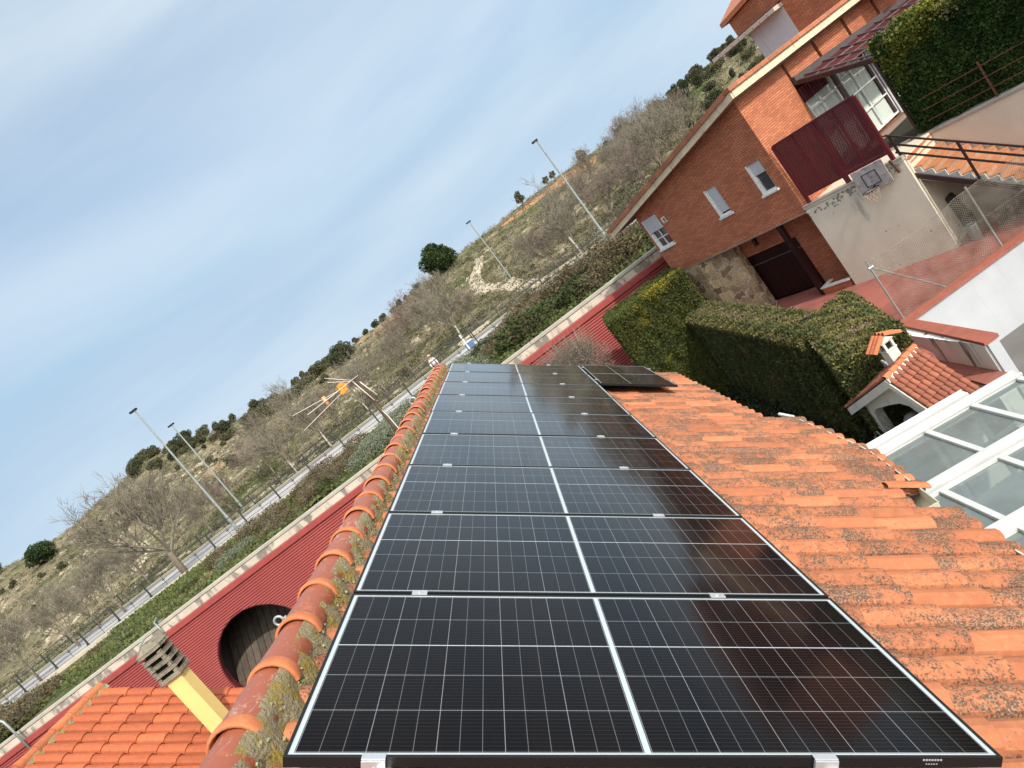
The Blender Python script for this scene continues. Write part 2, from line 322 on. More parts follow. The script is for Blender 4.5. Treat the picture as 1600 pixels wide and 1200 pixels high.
def redmetal():
    mt, nt, b = nodes_new('red_ribbed_steel')
    g = nt.nodes.new('ShaderNodeNewGeometry'); s = nt.nodes.new('ShaderNodeSeparateXYZ'); nt.links.new(g.outputs['Position'], s.inputs[0])
    fl = mathn(nt, 'FLOOR', mathn(nt, 'DIVIDE', s.outputs[0], 3.1)); wn = nt.nodes.new('ShaderNodeTexWhiteNoise'); wn.noise_dimensions = '1D'; nt.links.new(fl, wn.inputs['W'])
    col = mixcol(nt, wn.outputs['Value'], (0.34, 0.078, 0.068), (0.28, 0.060, 0.054))
    col = mixcol(nt, mathn(nt, 'MULTIPLY', ramp(nt, noise(nt, g.outputs['Position'], 0.5, 5, 0.6), 0.4, 0.7), 0.4), col, (0.24, 0.045, 0.05))
    nt.links.new(col, b.inputs['Base Color']); b.inputs['Roughness'].default_value = 0.55; b.inputs['Specular IOR Level'].default_value = 0.35
    return mt
M_redmetal = redmetal()
M_maroon = mat('maroon_paint', (0.115, 0.012, 0.016), (0.085, 0.010, 0.014), 3, 0.5, spec=0.4)
M_maroon2 = mat('maroon_slats', (0.085, 0.010, 0.015), (0.060, 0.008, 0.012), 3, 0.55)
M_garage = mat('garage_door_paint', (0.026, 0.007, 0.007), (0.020, 0.006, 0.006), 2, 0.5)
M_brownmetal = mat('brown_metal', (0.055, 0.030, 0.026), (0.040, 0.022, 0.02), 3, 0.5)
M_greybeam = mat('grey_brown_beam', (0.085, 0.070, 0.068), (0.065, 0.053, 0.052), 3, 0.6)
M_rust = mat('rusty_iron', (0.16, 0.065, 0.035), (0.08, 0.035, 0.022), 12, 0.85, 0.4, 60)
M_galv = mat('galvanised_steel', (0.42, 0.46, 0.45), (0.32, 0.36, 0.35), 5, 0.45, metal=0.5, spec=0.5)
M_galv2 = mat('weathered_steel_post', (0.33, 0.37, 0.35), (0.26, 0.30, 0.28), 5, 0.5, metal=0.4)
M_wire = mat('fence_wire', (0.34, 0.31, 0.25), (0.14, 0.11, 0.085), 3, 0.6, metal=0.4)
M_dark = mat('dark_void', (0.012, 0.011, 0.010), None, 3, 0.9)
M_darkrail = mat('dark_green_steel', (0.045, 0.055, 0.050), (0.035, 0.04, 0.038), 3, 0.55)
M_black = mat('black_lamp_head', (0.015, 0.016, 0.018), None, 3, 0.5)
M_pale_tile = mat('paving_grey', (0.34, 0.32, 0.30), (0.28, 0.27, 0.25), 1.5, 0.85)
M_soffit = mat('soffit', (0.30, 0.24, 0.19), (0.24, 0.19, 0.16), 2, 0.9)
M_cream = mat('cream_fascia', (0.72, 0.61, 0.42), (0.60, 0.47, 0.33), 2.3, 0.85, 0.2, 20, stains=((0.34, 0.30, 0.23), 3.4, 0.58, (1, 1, 0.2)))
M_yellow = mat('yellow_render', (0.72, 0.56, 0.21), (0.66, 0.51, 0.20), 2, 0.9, 0.2, 40)
M_cowl = mat('weathered_cowl', (0.27, 0.24, 0.18), (0.18, 0.16, 0.12), 6, 0.95, 0.8, 40, stains=((0.05, 0.045, 0.04), 5, 0.54, None))
M_blackfr = mat('black_anodised', (0.008, 0.009, 0.010), (0.006, 0.007, 0.008), 3, 0.45, spec=0.35)
M_clamp = mat('silver_clamp', (0.62, 0.64, 0.66), (0.54, 0.56, 0.58), 8, 0.35, metal=0.6)
M_bark = mat('bark', (0.20, 0.165, 0.125), (0.13, 0.105, 0.08), 6, 0.95, world=True)
M_twig = mat('twigs', (0.215, 0.188, 0.142), (0.155, 0.138, 0.105), 2, 0.95)
M_twig2 = mat('purple_twigs', (0.20, 0.158, 0.128), (0.15, 0.118, 0.098), 2, 0.95)
def leafmat(name, c1, c2, c3=None, scale=1.2, isl=0.35):
    mt = mat(name, c1, c2, scale, 0.75, island=isl, spec=0.15, stains=((c3, scale * 0.6, 0.56, None) if c3 else None))
    mt.node_tree.nodes['Principled BSDF'].inputs['Subsurface Weight'].default_value = 0.0
    return mt
M_hedge = leafmat('cypress_leaf', (0.088, 0.098, 0.034), (0.052, 0.066, 0.026), (0.135, 0.105, 0.045), 1.5)
M_hedgeY = leafmat('golden_cypress_leaf', (0.085, 0.095, 0.024), (0.055, 0.070, 0.022), (0.22, 0.19, 0.022), 0.9)
M_hedgeD = leafmat('dark_cypress_leaf', (0.050, 0.085, 0.018), (0.022, 0.045, 0.012), (0.12, 0.13, 0.022), 1.0)
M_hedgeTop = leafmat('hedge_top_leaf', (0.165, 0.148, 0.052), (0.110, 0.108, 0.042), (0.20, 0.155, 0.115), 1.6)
M_deadwood = mat('dead_twigs', (0.22, 0.17, 0.14), (0.16, 0.12, 0.10), 3, 0.95)
M_pine = leafmat('pine_leaf', (0.035, 0.060, 0.018), (0.022, 0.040, 0.014), (0.06, 0.085, 0.02), 0.8)
M_oak = leafmat('holm_oak_leaf', (0.095, 0.098, 0.052), (0.070, 0.074, 0.040), (0.12, 0.11, 0.065), 0.5)
M_scrub = leafmat('dry_scrub_leaf', (0.175, 0.155, 0.098), (0.100, 0.098, 0.052), (0.24, 0.20, 0.13), 0.15)
M_bushG = leafmat('grey_bush_leaf', (0.17, 0.19, 0.13), (0.12, 0.14, 0.09), None, 1.5)
M_bushD = leafmat('green_bush_leaf', (0.060, 0.078, 0.026), (0.040, 0.052, 0.020), (0.12, 0.10, 0.040), 1.5)
M_bushB = leafmat('brown_bush_leaf', (0.14, 0.105, 0.058), (0.09, 0.075, 0.038), (0.075, 0.085, 0.03), 1.5)
M_grassleaf = leafmat('grass_blades', (0.095, 0.120, 0.036), (0.075, 0.088, 0.034), (0.17, 0.15, 0.075), 0.35)

# ================================================================== GROUND
M_ground = mat('garden_soil', (0.028, 0.028, 0.018), (0.018, 0.018, 0.012), 0.6, 0.95, 0.4, 8, world=True)
g = MB(); gx = [-3000, -200, -60, -20, 0, 20, 60, 200, 3000]; gy = [-3000, -200, -40, 0, 20, 28.0, 60, 200, 3000]
g.sheet([[(x, y, -7.85) for x in gx] for y in gy]); tag(g.build('ground', M_ground), kind='structure')

# hill terrain --------------------------------------------------------
EL = [(-70, 4.2), (-45, 4.3), (-38.9, 4.3), (-36.7, 3.9), (-34.3, 3.9), (-28.7, 4.75), (-25, 3.8), (-19.9, 2.7), (-13.7, 2.4), (-8.3, 2.4), (-3.8, 2.75), (2.3, 2.95),
      (6.2, 3.1), (11.4, 2.9), (17, 2.35), (20, 2.6), (24, 2.6), (30, 2.8), (50, 3.0), (70, 3)]
ea = np.array([e[0] for e in EL]); ee = np.array([e[1] for e in EL])
ns = np.random.default_rng(3); KX = ns.normal(size=(24, 2)); PH = ns.uniform(0, 2 * PI, 24)
def bumps(x, y, s):
    v = 0
    for k in range(24): v = v + np.sin((KX[k, 0] * x + KX[k, 1] * y) / s + PH[k])
    return v / 5
def terrain(x, y):
    x = np.asarray(x, float); y = np.asarray(y, float)
    dx, dy = x - CAM.x, y - CAM.y
    r = np.hypot(dx, dy); az = np.degrees(np.arctan2(dx, dy)); ca = np.clip(np.cos(np.radians(az)), 0.25, 1)
    r0 = 59.0 / ca; el = np.interp(az, ea, ee); Rc = 118 / np.clip(ca, 0.55, 1) + 6 * np.sin(az / 9)
    zc = 0.74 + Rc * np.tan(np.radians(el))
    t = np.clip((r - r0) / (Rc - r0), 0, 1.0)
    z = -2.38 + (zc + 2.38) * (0.75 * t + 0.25 * t * t * (3 - 2 * t))
    z = np.where(r > Rc, zc - (r - Rc) * 0.10, z)
    w = np.clip((r - r0) / 8, 0, 1) * np.clip(1.25 - t, 0.25, 1)
    z = z + w * (0.55 * bumps(x, y, 9) + 0.22 * bumps(y, x, 2.6) + 0.08 * bumps(x + y, x - y, 0.9))
    return np.maximum(z, -7.9)
def hill_mat():
    mt, nt, b = nodes_new('dry_hillside')
    g = nt.nodes.new('ShaderNodeNewGeometry'); p = g.outputs['Position']
    c = mixcol(nt, ramp(nt, noise(nt, p, 0.11, 6, 0.6), 0.36, 0.64), (0.27, 0.222, 0.142), (0.165, 0.150, 0.085))
    c = mixcol(nt, ramp(nt, noise(nt, p, 0.055, 5, 0.6), 0.54, 0.64), c, (0.085, 0.115, 0.028))
    c = mixcol(nt, ramp(nt, noise(nt, p, 0.6, 6, 0.75), 0.55, 0.63), c, (0.50, 0.44, 0.33))
    c = mixcol(nt, ramp(nt, noise(nt, p, 1.5, 5, 0.7), 0.55, 0.66), c, (0.055, 0.058, 0.028))
    s = nt.nodes.new('ShaderNodeSeparateXYZ'); nt.links.new(p, s.inputs[0])
    nt.links.new(c, b.inputs['Base Color']); b.inputs['Roughness'].default_value = 1.0; b.inputs['Specular IOR Level'].default_value = 0.1
    bp = nt.nodes.new('ShaderNodeBump'); bp.inputs['Strength'].default_value = 1.0; bp.inputs['Distance'].default_value = 0.5
    nt.links.new(noise(nt, p, 1.1, 7, 0.7), bp.inputs['Height']); nt.links.new(bp.outputs[0], b.inputs['Normal'])
    return mt
az = np.linspace(-68, 62, 330); tt = np.linspace(0, 1, 130) ** 1.3
A, Tt = np.meshgrid(np.radians(az), tt, indexing='ij')
r0g = 57.5 / np.clip(np.cos(A), 0.25, 1); RR = r0g + (330 - r0g) * Tt
X = CAM.x + RR * np.sin(A); Y = CAM.y + RR * np.cos(A); Z = terrain(X, Y)
g = MB(); g.sheet([[(X[i, j], Y[i, j], Z[i, j]) for j in range(X.shape[1])] for i in range(X.shape[0])])
tag(g.build('hill', hill_mat(), smooth=True), kind='structure')
# far green hill and orange cutting
M_cut = mat('orange_earth', (0.46, 0.235, 0.105), (0.34, 0.175, 0.085), 0.9, 0.98, 0.6, 4, world=True, specks=((0.12, 0.09, 0.05), 1.2, 0.58))
def terr_patch(name, pts, m_, lift, halfw):
    """ribbon over the terrain through (az,r) pts"""
    g = MB(); rows = []
    P = []
    for i in range(len(pts) - 1):
        for k in range(12):
            t = k / 12; P.append(tuple(pts[i][j] * (1 - t) + pts[i + 1][j] * t for j in range(3)))
    P.append(pts[-1])
    for i, (a_, r_, w_) in enumerate(P):
        c = polar(a_, r_); q = polar(*P[min(i + 1, len(P) - 1)][:2]) - polar(*P[max(i - 1, 0)][:2]); q.z = 0; q.normalize(); nrm = Vector((-q.y, q.x, 0))
        row = []
        for s in np.linspace(-1, 1, 9):
            pt = c + nrm * s * w_ * (1 + 0.12 * math.sin(i * 0.9 + s)); z = float(terrain(pt.x, pt.y)) + lift - (0.35 if abs(s) > 0.95 else 0)
            row.append((pt.x, pt.y, z))
        rows.append(row)
    g.sheet(rows); return g.build(name, m_, smooth=True)
M_path = mat('pale_dirt', (0.50, 0.43, 0.32), (0.40, 0.34, 0.25), 0.8, 0.98, 0.5, 5, world=True, specks=((0.25, 0.21, 0.14), 1.6, 0.63))
tag(terr_patch('dirt_path', [(4.2, 60, 1.0), (2.6, 64, 1.1), (1.5, 68, 1.2), (0.6, 72, 1.3), (-0.4, 75, 1.2), (-0.95, 80, 1.1), (-0.7, 86, 1.0), (0.2, 92, 0.9), (0.6, 97, 0.7)], M_path, 0.16, 1), kind='structure')
tag(terr_patch('bare_earth_slope', [(3.4, 110, 1.0), (6.5, 110.5, 2.8), (8.5, 111, 4.2), (10.5, 110.5, 4.6), (12.4, 110, 2.5)], M_cut, 0.22, 1), kind='structure')
M_tan = mat('tan_earth', (0.34, 0.235, 0.135), (0.25, 0.185, 0.105), 0.9, 0.98, 0.6, 4, world=True, specks=((0.10, 0.09, 0.05), 1.0, 0.56))
tag(terr_patch('bare_hill_top', [(-11.0, 112, 2.0), (-8.5, 110, 5.0), (-6.0, 108, 6.0), (-4.0, 107, 3.0)], M_tan, 0.2, 1), kind='structure')
tag(terr_patch('bare_mid_slope', [(-26, 92, 1.5), (-22, 90, 3.0), (-17.0, 86, 3.5), (-13.5, 84, 2.0)], M_tan, 0.2, 1), kind='structure')
tag(terr_patch('sandy_bank', [(2.6, 61.5, 0.5), (4.0, 61, 1.1), (5.4, 60.5, 0.9), (7.4, 60.2, 0.5)], M_path, 0.2, 1), kind='structure')
tag(terr_patch('sandy_strip', [(-5.0, 60.5, 0.5), (-3.2, 60.5, 1.0), (-1.8, 60.5, 0.5)], M_path, 0.2, 1), kind='structure')

# street ---------------------------------------------------------------
M_bank = mat('bank_soil', (0.095, 0.105, 0.040), (0.12, 0.105, 0.060), 0.5, 0.98, 0.6, 6, world=True, stains=((0.060, 0.085, 0.022), 0.35, 0.5, None))
g = MB(); xs = np.linspace(-110, 70, 240); ys = np.linspace(28.0, 42.4, 26)
bz = lambda x, y: -2.55 + 0.12 * float(bumps(x, y, 1.6)) * min(1, (y - 28) / 1.0, (42.4 - y) / 1.0)
g.sheet([[(x, y, bz(x, y)) for x in xs] for y in ys]); tag(g.build('grass_bank', M_bank, smooth=True), kind='structure')
M_pave = mat('pavement_slabs', (0.44, 0.42, 0.40), (0.38, 0.365, 0.35), 0.5, 0.9, 0.15, 3, world=True, stains=((0.22, 0.215, 0.20), 0.35, 0.58, (1, 3, 1)))
M_kerb = mat('pale_kerb', (0.47, 0.43, 0.34), (0.40, 0.36, 0.28), 1.5, 0.9, 0.2, 10, world=True)
g = MB(); g.box((-110, 42.95, -2.9), (70, 55.6, -2.38)); tag(g.build('pavement', M_pave), kind='structure')
g = MB(); g.box((-110, 42.4, -2.9), (70, 42.95, -2.30)); tag(g.build('kerb', M_kerb, bevel=0.03), kind='structure')
g = MB(); g.box((-110, 55.6, -2.9), (70, 55.85, -2.27)); tag(g.build('kerb', M_kerb, bevel=0.03), kind='structure')
M_asph = mat('street_asphalt', (0.20, 0.195, 0.19), (0.16, 0.155, 0.15), 0.7, 0.9, world=True)
g = MB(); g.box((-110, 52.6, -2.9), (70, 55.6, -2.374)); tag(g.build('road', M_asph), kind='structure')
g = MB(); g.sheet([[(x, y, -2.5 + 0.1 * float(bumps(x, y, 2))) for x in np.linspace(-110, 70, 120)] for y in np.linspace(55.85, 62, 8)]); tag(g.build('verge', M_bank, smooth=True), kind='structure')

# retaining walls --------------------------------------------------------
t = thing('concrete_wall', 'long stained concrete retaining wall with a pale coping, above the red ribbed wall', 'wall', (0, 27.9, -7.85))
g = MB(); g.box((-80, 27.75, -3.32), (30, 28.0, -2.56)); g.build('wall_face', M_concrete, t, space='world')
g = MB()
for i in range(19): g.box((-80 + i * 5.8, 27.73, -2.54), (-80 + i * 5.8 + 5.79, 28.02, -2.40))
g.build('coping', M_concap, t, bevel=0.02, space='world')
t = thing('ribbed_steel_wall', 'tall red wall of horizontal ribbed steel with a large round opening', 'wall', (0, 27.3, -7.85))
HC, HR, WY = (-16.0, -6.28), 2.25, 27.35
g = MB(); pitch = 0.110; z = -7.85
while z < -2.98:
    prof = [(0, 0), (0.030, 0.055), (0.065, 0.055), (0.110, 0)]
    for (a_, d0), (b_, d1) in zip(prof, prof[1:]):
        zm = z + (a_ + b_) / 2; hw = math.sqrt(max(0, HR ** 2 - (zm - HC[1]) ** 2)) if abs(zm - HC[1]) < HR else 0
        segs = [(-80, HC[0] - hw), (HC[0] + hw, 9.2)] if hw else [(-80, 9.2)]
        for x0, x1 in segs: g.add([(x0, WY - d0, z + a_), (x1, WY - d0, z + a_), (x1, WY - d1, z + b_), (x0, WY - d1, z + b_)], [(0, 1, 2, 3)])
    z += pitch
g.build('ribbed_cladding', M_redmetal, t, space='world')
g = MB()
g.box((-80, WY - 0.10, z), (9.2, WY + 0.35, z + 0.06)); g.box((-80, WY - 0.11, z - 0.16), (9.2, WY - 0.08, z + 0.005))
g.build('cap_flashing', mat('red_flashing', (0.33, 0.065, 0.055), (0.28, 0.055, 0.05), 2, 0.5), t, space='world')
g = MB(); N = 22
pts = [(HC[0] + HR * math.cos(2 * PI * k / N), WY, HC[1] + HR * math.sin(2 * PI * k / N)) for k in range(N + 1)]
g.tube(pts, 0.05, 6); g.build('opening_rim', M_maroon, t, smooth=True, space='world')
g = MB(); rings = []
for yy in (WY, WY + 0.32): rings.append([(HC[0] + HR * 1.005 * math.cos(2 * PI * k / 22), yy, HC[1] + HR * 1.005 * math.sin(2 * PI * k / 22)) for k in range(23)])
g.sheet(rings); g.build('opening_sleeve', M_maroon, t, space='world')
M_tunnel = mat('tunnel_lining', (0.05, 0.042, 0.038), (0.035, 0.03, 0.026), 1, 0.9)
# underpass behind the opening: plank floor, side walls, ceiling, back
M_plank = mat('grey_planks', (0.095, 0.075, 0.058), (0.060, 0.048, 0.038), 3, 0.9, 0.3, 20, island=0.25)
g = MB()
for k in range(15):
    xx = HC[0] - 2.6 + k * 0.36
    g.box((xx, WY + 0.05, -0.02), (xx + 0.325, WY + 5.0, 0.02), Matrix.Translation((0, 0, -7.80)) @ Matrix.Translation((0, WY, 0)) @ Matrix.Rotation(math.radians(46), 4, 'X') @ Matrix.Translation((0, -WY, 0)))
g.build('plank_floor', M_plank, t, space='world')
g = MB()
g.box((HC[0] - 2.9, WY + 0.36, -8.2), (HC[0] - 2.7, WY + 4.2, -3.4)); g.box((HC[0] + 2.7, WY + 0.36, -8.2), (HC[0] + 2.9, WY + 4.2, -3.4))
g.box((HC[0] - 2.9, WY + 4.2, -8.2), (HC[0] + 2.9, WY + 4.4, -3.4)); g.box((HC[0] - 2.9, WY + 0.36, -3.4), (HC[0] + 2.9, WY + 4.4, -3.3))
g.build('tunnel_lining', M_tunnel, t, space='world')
# small pipes over the wall
t = thing('bent_pipe', 'thin grey pole with a bent top beside the red wall, at the bottom left edge', 'pole', (-26.95, 27.15, -3.5))
g = MB(); g.tube([(-26.95, 27.15, -3.6), (-26.95, 27.15, -2.0), (-27.0, 27.17, -1.6), (-27.2, 27.2, -1.38), (-27.6, 27.25, -1.30)], 0.055, 8); g.build('pipe', M_galv2, t, smooth=True, space='world')
g = MB(); g.box((-27.8, 27.15, -1.36), (-27.55, 27.35, -1.24)); g.build('cap', M_black, t, space='world')
t = thing('pipe_bracket', 'small grey pipe bracket hooked over the wall coping above the chimney cowl', 'bracket', (-19.0, 27.4, -2.6))
g = MB(); g.tube([(-19.2, 28.0, -2.3), (-19.2, 27.9, -2.12), (-19.1, 27.45, -2.2), (-18.9, 27.2, -2.75)], 0.035, 8); g.build('hook', M_galv2, t, smooth=True, space='world')
g = MB(); g.box((-19.28, 27.9, -2.37), (-19.12, 28.06, -2.30)); g.build('foot_plate', M_galv2, t, space='world')

# railings -----------------------------------------------------------------
def railing(name, label, y, x0, x1, z, step, hgt):
    t = thing(name, label, 'railing', ((x0 + x1) / 2, y, z), group=None)
    g = MB(); 
    for hh, th in ((hgt, 0.055), (hgt * 0.62, 0.03), (hgt * 0.28, 0.03)): g.bar((x0, y, z + hh), (x1, y, z + hh), th)
    g.build('rails', M_darkrail, t, space='world')
    x = x0; k = 0
    while x <= x1:
        g = MB(); g.bar((x, y, z - 0.1), (x, y, z + hgt + 0.02), 0.085, 0.085); g.bar((x, y - 0.02, z + hgt * 0.3), (x, y - 0.28, z - 0.05), 0.035); g.build('post', M_darkrail, t, space='world')
        x += step
    g = MB(); x = x0; g.bar((x0, y, z + 0.12), (x1, y, z + 0.12), 0.02)
    while x < x1 - step:
        g.bar((x + step * .5, y, z + 0.02), (x + step * .5, y, z + hgt), 0.022)
        g.bar((x + step * .5 - 0.10, y, z + hgt * 0.45), (x + step * .5 + 0.10, y, z + hgt * 0.45), 0.06)
        x += step
    g.build('infill', M_darkrail, t, space='world')
railing('street_railing', 'dark steel railing along the near kerb of the pale pavement', 43.3, -62, 14, -2.38, 2.75, 1.15)
railing('street_railing', 'dark steel railing on the far side of the road, at the foot of the hill', 56.6, -75, 22, -2.38, 2.9, 1.05)

# ================================================================== OUR HOUSE ROOF
a = 0.67592202; ca_, sa_ = math.cos(a), math.sin(a)
RT = (0, a, 0)
roofM = T((0, 0, 0), RT)     # x: down slope, y: ridge, z: normal
house = thing('tiled_house', 'house under the solar panels with a lichen covered orange tile roof', 'house', (0, 0, -7.85))
def tile(mb, x0, y, L, w, h, zb, tilt, n=7, th=0.014, yaw=0.0, M=None):
    """barrel tile: runs +x from x0, centred on y; lower end lifted by tilt"""
    rows = []
    for i, (xx, k) in enumerate(((0, 0.0), (L, 1.0))):
        row = []
        for j in range(n + 1):
            an = PI * j / n; yy = -math.cos(an) * w / 2 * (0.90 + 0.10 * k); zz = math.sin(an) ** 0.85 * h
            row.append(Vector((x0 + xx, y + yy + yaw * xx, zb + zz + tilt * k)))
        rows.append(row)
    lip = [p + Vector((0, 0, -th)) for p in rows[1]]; lip = [Vector((p.x, y + (p.y - y) * (1 - th / (w / 2)), max(p.z, zb))) for p in lip]
    under = [Vector((p.x - 0.09, p.y, p.z)) for p in lip]
    R_ = rows + [lip, under]
    if M: R_ = [[M @ p for p in r] for r in R_]
    mb.sheet(R_)
def tiled_slope(y_rows, x_start, x_end_fn, w, expo, h, zb, M, over=0.06, rnd=1.0, jitter=0.004):
    mb = MB()
    for yi, y in enumerate(y_rows):
        x = x_start + random.uniform(-0.02, 0.02) * rnd; xe = x_end_fn(y)
        while x < xe - 0.02:
            Lt = min(expo, xe - x) + over
            tile(mb, x, y + random.gauss(0, jitter), Lt, w * 0.84, h * random.uniform(0.94, 1.06), zb, 0.020 + random.uniform(-0.004, 0.005), yaw=random.gauss(0, 0.006), M=M)
            x += expo
    return mb
def eave(y):
    return float(np.interp(y, [-3, 2.0, 2.9, 3.3, 4.7, 6.42, 6.45, 10.8], [3.62, 3.80, 3.93, 4.02, 4.33, 4.32, 3.90, 3.90]))
ys = [0.46 - 0.227 * 15 + 0.227 * k - 0.113 for k in range(62)]
ys = [y for y in ys if y < 10.45]
def eave_j(y):
    e = eave(y)
    if 2.98 < y < 3.36: e -= 0.26
    return e + random.uniform(-0.015, 0.015)
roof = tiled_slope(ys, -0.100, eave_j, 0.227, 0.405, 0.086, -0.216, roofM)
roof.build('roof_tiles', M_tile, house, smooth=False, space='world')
# slipped tile
g = MB(); tile(g, 3.78, 3.44, 0.34, 0.12, 0.025, -0.132, 0.010, M=roofM, yaw=-0.03); g.build('slipped_tile', M_tile4, house, space='world')
# under layer (valleys)
M_pan = mat('valley_tiles', (0.13, 0.062, 0.036), (0.06, 0.036, 0.022), 6, 0.9, 0.5, 40, specks=((0.06, 0.045, 0.035), 40, 0.5))
g = MB()
yy = [-3.2, 2.0, 2.96, 2.97, 3.36, 3.37, 4.7, 6.42, 6.45, 10.5]; xe = [3.45, 3.72, 3.86, 3.58, 3.58, 3.96, 4.26, 4.25, 3.83, 3.83]
g.sheet([[roofM @ Vector((x_, y_, -0.208)) for x_ in (-0.12, e_)] for y_, e_ in zip(yy, xe)])
g.build('valley_tiles', M_pan, house, space='world')
# the other slope, walls
g = MB()
bM = T((-0.52, 0, 0), (0, a, PI))  # x down the back slope
bk = MB()
for k in range(0, 46):
    y = -(-3.0 + 0.30 * k); x = 0
    while x < 3.7: tile(bk, x, y, 0.47, 0.28, 0.07, -0.215, 0.02, n=5, M=bM); x += 0.42
bk.build('back_slope_tiles', M_tile2, house, space='world')
g.sheet([[bM @ Vector((x_, y_, -0.22)) for x_ in (0, 3.9)] for y_ in (3.2, -10.5)]); g.build('back_slope', M_pan, house, space='world')
M_render = mat('cream_render', (0.60, 0.55, 0.42), (0.54, 0.49, 0.38), 1, 0.9, 0.2, 20)
g = MB(); g.box((-3.1, -2.9, -7.85), (2.75, 10.2, -2.75))
for yq in (-2.7, 9.9): g.prism([(-3.1, yq, -2.75), (2.75, yq, -2.75), (2.75, yq, -2.55), (-0.26, yq, -0.30), (-3.1, yq, -2.4)], (0, 0.25, 0))
g.build('wall', M_render, house, space='world')
g = MB(); g.box((2.70, 4.9, -7.85), (3.0, 6.3, -3.0)); g.build('wall_extension', M_render, house, space='world')
# mortar bed beside the ridge
mo = MB(); rows = []
nn = 260
for i in range(nn):
    y = -2.9 + i * (13.4 / nn); row = []
    for j, (u, h) in enumerate(((-0.17, -0.045), (-0.140, -0.055), (-0.118, -0.080), (-0.095, -0.115), (-0.065, -0.150), (-0.03, -0.182), (0.03, -0.212))):
        ph = (y - ys[0]) / 0.227; wv = 0.5 - 0.5 * math.cos(2 * PI * ph)     # 0 at tile crest, 1 at valley
        uu = u + (0.030 * (wv - 0.6) + random.uniform(-0.008, 0.008)) * (j / 6) * 1.7; row.append(roofM @ Vector((uu, y, h + random.uniform(-0.006, 0.006))))
    rows.append(row)
mo.sheet(rows); mo.build('mortar_bed', M_mortar, house, smooth=True, space='world')
# lichen tufts on the mortar
lt = MB(); P_ = []
for i in range(1500):
    y = random.uniform(-2.8, 10.4); u = random.triangular(-0.14, 0.0, -0.11); hh = -0.062 - max(0, (u + 0.13)) * 1.2
    P_.append(tuple(roofM @ Vector((u, y, hh))))
lt.np_quads(leaves(np.array(P_), 0.014, up=0.6)); lt.build('lichen', mat('yellow_lichen', (0.26, 0.22, 0.06), (0.20, 0.20, 0.13), 20, 0.95, island=0.5), house, space='world')
# ridge caps
cx, cz, cr_ = -0.235, 0.022, 0.098
for ly in [0.21 + 0.362 * i for i in range(-5, 28)]:
    r1, r2 = cr_ * random.uniform(0.985, 1.02), cr_ * 0.84; off = random.uniform(-0.007, 0.007); dz = random.uniform(-0.005, 0.005); sq = random.uniform(0.96, 1.04)
    def ring(yv, r, a0=-0.10, a1=1.15, n=16, o_=off):
        return [Vector((cx + o_ + r * sq * math.cos(PI * (a0 + (a1 - a0) * q / n)), yv, cz + dz + r * math.sin(PI * (a0 + (a1 - a0) * q / n)))) for q in range(n + 1)]
    cap = MB(); cap.sheet([ring(ly + 0.42, r2), ring(ly + 0.2, (r1 + r2) / 2), ring(ly + 0.060, r1 * 0.975)]); rt = cap.build('ridge_tile', M_ridge, house, smooth=True, space='world')
    lips = MB(); w_ = random.uniform(0.024, 0.036)
    lips.sheet([ring(ly + 0.062, r1 * 0.97), ring(ly + w_ + 0.006, r1 * 1.03), ring(ly + 0.008, r1 * 1.06), ring(ly - 0.004, r1 * 1.04), ring(ly - 0.008, r1 * 0.93), ring(ly + 0.05, r1 * 0.88)])
    lp_ = lips.build('lip', M_tile4, rt, smooth=True, space='world')
g = MB(); g.box((-0.42, -2.9, -0.6), (-0.16, 10.4, -0.02)); g.build('ridge_core', M_mortar, house, space='world')
# verge/gable end cap at far end
g = MB(); g.prism([(-0.26, 10.45, 0.05), (-0.42, 10.45, -0.12), (-0.1, 10.45, -0.12)], (0, 0.08, 0)); g.build('ridge_end', M_mortar, house, space='world')
# gutter
g = MB(); gp = []
def roofpt(u, y, off=-0.22): return roofM @ Vector((u, y, off))
sec = [(-0.01, 0.06), (0.0, -0.05), (0.05, -0.09), (0.11, -0.06), (0.125, 0.045), (0.135, 0.045)]
def gutter(mb, y0, y1, u_of, dx=0.0, dz=0.0):
    rows = []
    for y_ in np.linspace(y0, y1, 14):
        p = roofpt(u_of(y_), y_); rows.append([(p.x + dx + q[0], y_, p.z + dz + q[1]) for q in sec])
    mb.sheet(rows)
gutter(g, 3.04, 6.42, lambda y: eave(y) - 0.10, 0.0, -0.03); gutter(g, 0.5, 2.2, lambda y: eave(y) - 0.08, 0.0, -0.04)
p = roofpt(eave(3.04) - 0.10, 3.04); g.prism([(p.x + q[0], 3.032, p.z - 0.03 + q[1]) for q in sec], (0, -0.012, 0)); g.prism([(p.x - 0.10, 3.02, p.z + 0.03), (p.x - 0.01, 3.02, p.z + 0.03), (p.x - 0.01, 3.02, p.z - 0.10), (p.x - 0.10, 3.02, p.z - 0.06)], (0, -0.02, 0))
g.build('gutter', mat('cream_gutter', (0.62, 0.59, 0.48), (0.50, 0.47, 0.36), 5, 0.6), house, space='world')
g = MB(); g.bar(roofpt(4.36, 6.46, -0.15), roofpt(4.30, 6.75, -0.17), 0.03); g.build('cable_end', M_white, house, space='world')

